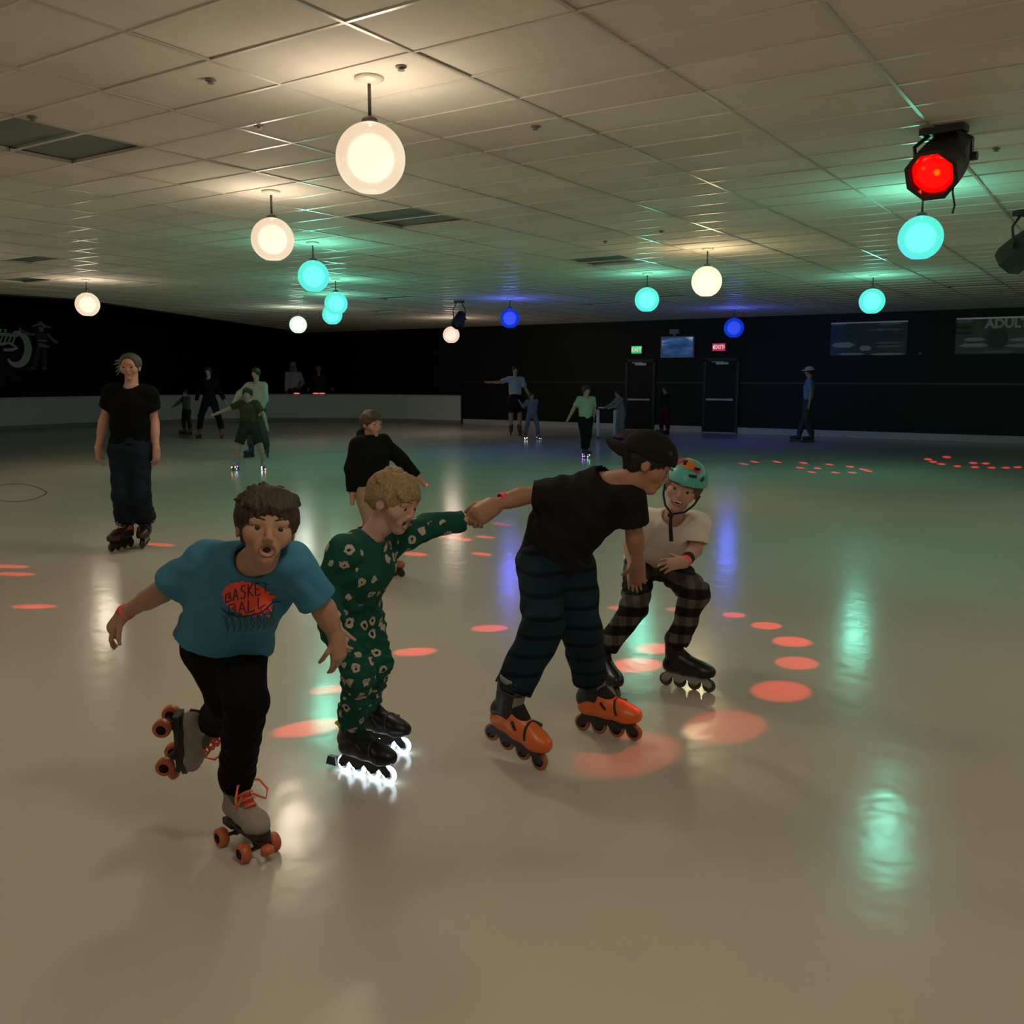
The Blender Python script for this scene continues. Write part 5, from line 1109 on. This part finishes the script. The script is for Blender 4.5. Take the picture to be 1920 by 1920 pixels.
# ------------------------------------------------ generic figures
def figure(label, px, py, top, face, arms, shirt, pants, hair=(0.03, 0.022, 0.016), skin=(0.40, 0.24, 0.17), res=0.014, adult=False, long=False, legs=None, boot=(0.02, 0.02, 0.02), hairstyle='short', shorts=False, dress=None, hood=False, lean=(0, 0), cap=None, led=False, step=0.10, z0=0.0, zdepth=None, noskate=False, detail=False, loose=1.18, pant_loose=1.2):
    base = G(px, py) if zdepth is None else P(px, py, zdepth); base = np.array([base[0], base[1], z0 if zdepth is None else 0.0]); Z = depth_of(base)
    # head-top height from the pixel row, directly above the base
    zt = CAM_H+Z*(FW[2]+(960-top)/FPX*UPV[2]); lift = 0.0 if noskate else 0.085*(zt/1.5)**0.5; Ht = zt-lift
    f = unit(face*np.array([1, 1, 0])); r = np.cross(f, ZZ); sc = Ht/1.3*(0.90 if adult else 1.0); hh = (0.132 if adult else 0.162)*Ht
    def at(x, y, z): return base+r*x*Ht+f*y*Ht+ZZ*(lift+z*Ht)
    lx, ly = lean
    J = dict(pel=at(0, 0, 0.51), nk=at(lx*0.3, ly*0.3, 0.815-0.02*abs(ly)), sa=at(0.105+lx*0.3, ly*0.28, 0.795), sb=at(-0.105+lx*0.3, ly*0.28, 0.795), ha=at(0.055, 0, 0.49), hb=at(-0.055, 0, 0.49), ka=at(0.06+step*0.3, 0.03, 0.275), kb=at(-0.06-step*0.3, 0.03, 0.275), na=at(0.06+step*0.5, 0.0, 0.065), nb=at(-0.06-step*0.5, 0.0, 0.065))
    hc_ = at(lx*0.38, ly*0.38+0.01, 1.0)-ZZ*(hh*0.56+0.02*Ht*abs(ly)); J['H'] = Head(hc_, f+0.0*ZZ, ZZ+0.2*(r*lx+f*ly), hh)
    for s_, (u1, u2) in zip('ab', arms):
        v = lambda q: unit(r*q[0]+f*q[1]+ZZ*q[2])
        J['e'+s_] = J['s'+s_]+v(u1)*0.165*Ht; J['w'+s_] = J['e'+s_]+v(u2)*0.145*Ht
        J['hand'+s_] = (v(u2), f*0.5-ZZ*0.3+r*0.1, 0.10*Ht, dict(curl=(0.3, 0.3, 0.35, 0.4), side=1, rad=1.2))
    if legs:
        for k_, q in legs.items(): J[k_] = at(*q)
    root = empty('person', tuple(base), label, 'person')
    F = body_field(J, sc, res, detail=detail, hands=False); fobj('body', F, skin_mat('skin_%02d%02d' % (skin[0]*99, skin[1]*99), skin), root)
    if detail: face_parts(J['H'], root)
    if hairstyle: hair_obj(J['H'], root, hair, hairstyle, max(res*0.8, 0.009), 0.002, int(px))
    F = shirt_field(J, sc, res, sleeve=0.75, long=long, loose=loose, hem=(0.22 if dress else 0.03), hood=hood, sleeve_r=1.35, hemr=(1.6 if dress else 1.05)); fobj('hooded_top' if hood else 'top', F, mat('top_%02d%02d%02d' % tuple(int(c*99) for c in shirt), shirt, 0.85, 0.15, var=0.1), root, amp=0.005, freq=27, seed=int(px))
    if shorts:
        J2 = dict(J)
        for s_ in 'ab': J2['n'+s_] = J['k'+s_]+unit(J['k'+s_]-J['h'+s_])*0.001; J2['k'+s_] = lerp(J['h'+s_], J['k'+s_], 0.55)
        F = pants_field(J2, sc, res, loose=1.3, ankle=2.2, hem=0.95, knee=1.6)
    else: F = pants_field(J, sc, res, loose=pant_loose, ankle=1.6, hem=0.97, knee=1.3)
    fobj('shorts' if shorts else 'trousers', F, mat('leg_%02d%02d%02d' % tuple(int(c*99) for c in pants), pants, 0.85, 0.15), root, amp=0.004, freq=27, seed=int(px)+3)
    if cap is not None:
        H = J['H']; F = Field(max(res*0.7, 0.008), 0.02); F.ell(H.at(0, -0.05, 0.22), np.array([0.44, 0.52, 0.42])*hh, H.ax, cuts=[(H.at(0, 0, 0.17), -H.u)]); F.ell(H.at(0, 0.45, 0.2), np.array([0.34, 0.34, 0.06])*hh, H.ax)
        fobj('cap', F, mat('cap_%02d' % (cap[0]*99), cap, 0.8), root)
    if not noskate:
        for s_ in 'ab':
            o = J['n'+s_]; s_k = lift/0.10*1.05; Mx = basis(np.array([o[0], o[1], base[2]])+f*0.07*s_k, f+(r if s_ == 'a' else -r)*0.15, ZZ)
            if s_k > 1.2: s_k = 1.2
            bt = MB(); ax = [np.array(Mx.to_3x3().col[i]) for i in range(3)]; A = lambda x, y, z: T(Mx, x*s_k, y*s_k, z*s_k)
            F = Field(max(res*0.8, 0.010), 0.02*s_k); F.chain([A(-0.09, 0, 0.12), A(0.11, 0, 0.112)], [0.045*s_k, 0.040*s_k], cuts=[(A(0, 0, 0.085), -ax[2])]); F.cone(A(-0.07, 0, 0.13), A(-0.075, 0, 0.26), 0.05*s_k, 0.058*s_k)
            sk, _, _ = fobj('skate', F, mat('boot_%02d%02d' % (boot[0]*99, boot[1]*99), boot, 0.4), root)
            MB().box(A(0, 0, 0.07), (0.12*s_k, 0.018*s_k, 0.022*s_k), ax).build('skate_frame', mat('frame_dark', (0.02, 0.02, 0.02), 0.4), sk)
            for i, x in enumerate((-0.115, -0.038, 0.038, 0.115)): MB().lathe(A(x, -0.012, 0.037), ax[1], [(0, 0.03*s_k), (0.004*s_k, 0.037*s_k), (0.02*s_k, 0.037*s_k), (0.024*s_k, 0.03*s_k)], 14).build('wheel', mat('wheel_dark', (0.03, 0.025, 0.02), 0.4), sk)
            if led:
                rr = random.Random(int(px)+ord(s_))
                for i in range(9):
                    c_ = rr.choice(((1, 0.15, 0.15), (0.1, 0.25, 1.0), (0.1, 1.0, 0.75), (0.9, 0.9, 1.0), (1.0, 0.5, 0.1), (0.6, 0.1, 1.0)))
                    side = rr.uniform(-1, 1); MB().ball(A(rr.uniform(-0.14, 0.14), 0.032*np.sign(side), rr.uniform(0.02, 0.075)), 0.011*s_k, None, 8).build('led_light', mat('led_%d%d%d' % tuple(int(v*9) for v in c_), (0.1, 0.1, 0.1), 0.3, emit=c_, estr=6.0), sk, True)
    return root
TOCAM, RIGHT, LEFT, AWAY = -CF, RT, -RT, CF
DOWN2 = ((0.12, 0.0, -1), (0.05, 0.1, -1))
# hooded child behind the blond boy
figure('child in black hooded top and beige trousers skating behind the blond boy', 701, 1082, 768, D(0.75, -0.66, 0), [((0.15, -0.25, -1), (0.0, 0.0, -1)), ((-0.55, 0.45, -0.75), (-0.45, 0.5, -0.7))], (0.004, 0.005, 0.005), (0.33, 0.24, 0.17), hair=(0.075, 0.055, 0.035), skin=(0.46, 0.27, 0.2), res=0.009, long=True, hood=True, boot=(0.35, 0.1, 0.07), detail=True, loose=1.35, legs=dict(ka=(0.05, 0.05, 0.28), na=(0.10, -0.10, 0.075)))
# group along the barrier
figure('small child in grey top walking on skates with one arm out by the barrier', 352, 815, 730, D(-0.5, -0.8, 0), [((0.7, 0.3, -0.7), (0.7, 0.3, -0.5)), DOWN2], (0.12, 0.13, 0.115), (0.025, 0.028, 0.022), boot=(0.10, 0.09, 0.02), long=True)
figure('adult in all black with orange skates beside the white barrier', 396, 822, 688, TOCAM, [((0.35, 0, -1), (0.2, 0.2, -1)), ((-0.35, 0, -1), (-0.5, 0.1, -0.9))], (0.006, 0.007, 0.007), (0.006, 0.007, 0.007), adult=True, long=True, boot=(0.28, 0.09, 0.05), step=0.22, res=0.018)
figure('adult in white top and grey trousers skating behind a child in brown', 486, 858, 690, D(-0.3, -0.9, 0), [((0.75, 0.1, -0.6), (0.3, 0.4, -0.8)), ((-0.15, 0.1, -1), (0.25, 0.4, -1))], (0.36, 0.37, 0.31), (0.045, 0.06, 0.058), adult=True, long=True, res=0.016, boot=(0.03, 0.03, 0.03))
figure('child in brown T-shirt and shorts with coloured lights on the skates', 470, 881, 727, D(0.05, -1, 0), [((0.9, 0.1, -0.40), (0.85, 0.2, -0.35)), ((-0.55, 0.05, -0.8), (-0.25, 0.2, -0.9))], (0.060, 0.052, 0.028), (0.028, 0.030, 0.032), skin=(0.36, 0.27, 0.22), shorts=True, led=True, step=0.24, res=0.013, boot=(0.30, 0.30, 0.28))
figure('person in pale striped hooded top standing behind the white barrier', 553, 786, 679, D(0.2, -0.9, 0), [DOWN2, ((-0.25, 0.3, -0.8), (0.2, 0.6, -0.3))], (0.5, 0.48, 0.62), (0.10, 0.03, 0.03), zdepth=32.3, hairstyle='long', hair=(0.5, 0.48, 0.6), noskate=True, long=True, res=0.02, adult=True, hood=True)
figure('person in dim green hat leaning on the white barrier', 600, 786, 686, D(0.3, -0.9, 0), [((0.4, 0.3, -0.8), (0.2, 0.6, -0.4)), ((-0.4, 0.3, -0.8), (-0.2, 0.6, -0.4))], (0.025, 0.03, 0.028), (0.02, 0.015, 0.02), zdepth=32.3, hairstyle=None, noskate=True, long=True, res=0.02, adult=True, cap=(0.14, 0.30, 0.22))
# group near the doors
figure('man in white T-shirt and black shorts with one arm stretched out', 966, 816, 686, D(0.1, -1, 0), [((0.95, 0.2, -0.28), (0.97, 0.15, 0.02)), ((-0.35, 0.2, -0.9), (-0.4, 0.3, -0.85))], (0.34, 0.37, 0.44), (0.006, 0.007, 0.009), adult=True, shorts=True, step=0.02, res=0.018)
figure('small child in pale clothes with coloured lights on the skates', 997, 824, 735, D(0.2, -0.9, 0), [((0.4, 0.2, -0.5), (0.5, 0.2, 0.6)), DOWN2], (0.16, 0.18, 0.23), (0.14, 0.15, 0.19), led=True, long=True, boot=(0.05, 0.06, 0.08), step=0.18)
figure('youth in pale green T-shirt and black trousers on skates with coloured lights', 1097, 858, 722, D(0.3, -0.9, 0), [((0.5, -0.1, -0.85), (0.55, 0.2, -0.8)), ((-0.3, -0.2, -1), (0.0, -0.3, -1))], (0.30, 0.37, 0.28), (0.006, 0.006, 0.008), led=True, step=-0.08, res=0.014, lean=(0.02, 0.08))
figure('child in pale tracksuit pushing the white skating frame', 1164, 826, 730, D(-0.9, -0.35, 0), [((0.1, 0.7, -0.7), (0.0, 0.9, -0.35)), ((-0.1, 0.7, -0.7), (0.0, 0.9, -0.35))], (0.19, 0.21, 0.15), (0.16, 0.18, 0.13), long=True, lean=(0, 0.2), boot=(0.4, 0.14, 0.05), step=0.04)
figure('person in dark top and maroon trousers standing before the exit door', 1246, 815, 724, D(-0.8, -0.5, 0), [DOWN2, DOWN2], (0.008, 0.010, 0.011), (0.055, 0.005, 0.016), long=True, boot=(0.03, 0.008, 0.01), pant_loose=1.4)
figure('man in white cap, pale blue shirt and khaki trousers skating by the wall', 1512, 830, 688, D(-0.95, 0.2, 0), [((0.10, 0.1, -1), (0.05, 0.15, -1)), ((-0.10, -0.1, -1), (-0.05, 0.1, -1))], (0.13, 0.25, 0.29), (0.05, 0.052, 0.045), adult=True, cap=(0.5, 0.46, 0.40), res=0.016, boot=(0.01, 0.012, 0.014), step=0.10, legs=dict(na=(0.05, 0.10, 0.065), nb=(-0.05, -0.06, 0.065)))

# ---- white tubular skating frame pushed by the child
wb_ = G(1138, 822); mpv = mat('pvc_white', (0.62, 0.66, 0.66), 0.4); Zw = depth_of(wb_); k = Zw/FPX
wk = empty('skating_frame', flat(wb_), 'white tubular skating frame with black top rail and small castors', 'skate trainer')
fx, fy = RT, CF
posts = [(-0.24, -0.2), (0.16, -0.2), (-0.20, 0.3), (0.24, 0.3)]
for a, b in posts:
    q = wb_+fx*a+fy*b; MB().tube([q+ZZ*0.06, q+ZZ*0.70], 0.036, 12).build('post', mpv, wk, True)
    MB().lathe(q-fx*0.015+ZZ*0.032, fx, [(0, 0.032), (0.03, 0.032)], 14).build('castor', mat('wheel_dark', (0.03, 0.025, 0.02), 0.4), wk)
for (a, b), (c_, d_) in ((posts[0], posts[2]), (posts[1], posts[3])): MB().tube([wb_+fx*a+fy*b+ZZ*0.10, wb_+fx*c_+fy*d_+ZZ*0.10], 0.030, 10).build('foot_rail', mpv, wk, True)
MB().tube([wb_+fx*posts[0][0]+fy*posts[0][1]+ZZ*0.70, wb_+fx*posts[1][0]+fy*posts[1][1]+ZZ*0.70, wb_+fx*posts[3][0]+fy*posts[3][1]+ZZ*0.70, wb_+fx*posts[2][0]+fy*posts[2][1]+ZZ*0.70], 0.034, 10, closed=True).build('top_rail', mat('foam_black', (0.012, 0.012, 0.012), 0.8), wk, True)
q = (wb_+fx*0.0+fy*-0.2+ZZ*0.75); MB().box(q, (0.24, 0.06, 0.015), (fx, fy, ZZ)).build('hand_tray', mpv, wk)

# small red lights lying on the barrier top
for px in (553, 590, 606):
    p = min(([q[0], q[1], 0.923] for q in pts), key=lambda q: abs(proj(q)[0]-px)); o = MB().ball(p, (0.11, 0.035, 0.022), (RT, CF, ZZ), 12).build('red_light', mat('red_glow', (0.2, 0.02, 0.02), 0.4, emit=(1.0, 0.12, 0.08), estr=1.2), None, True); tag(o, 'small red glowing light on top of the white barrier', 'light', 'red lights on the barrier')
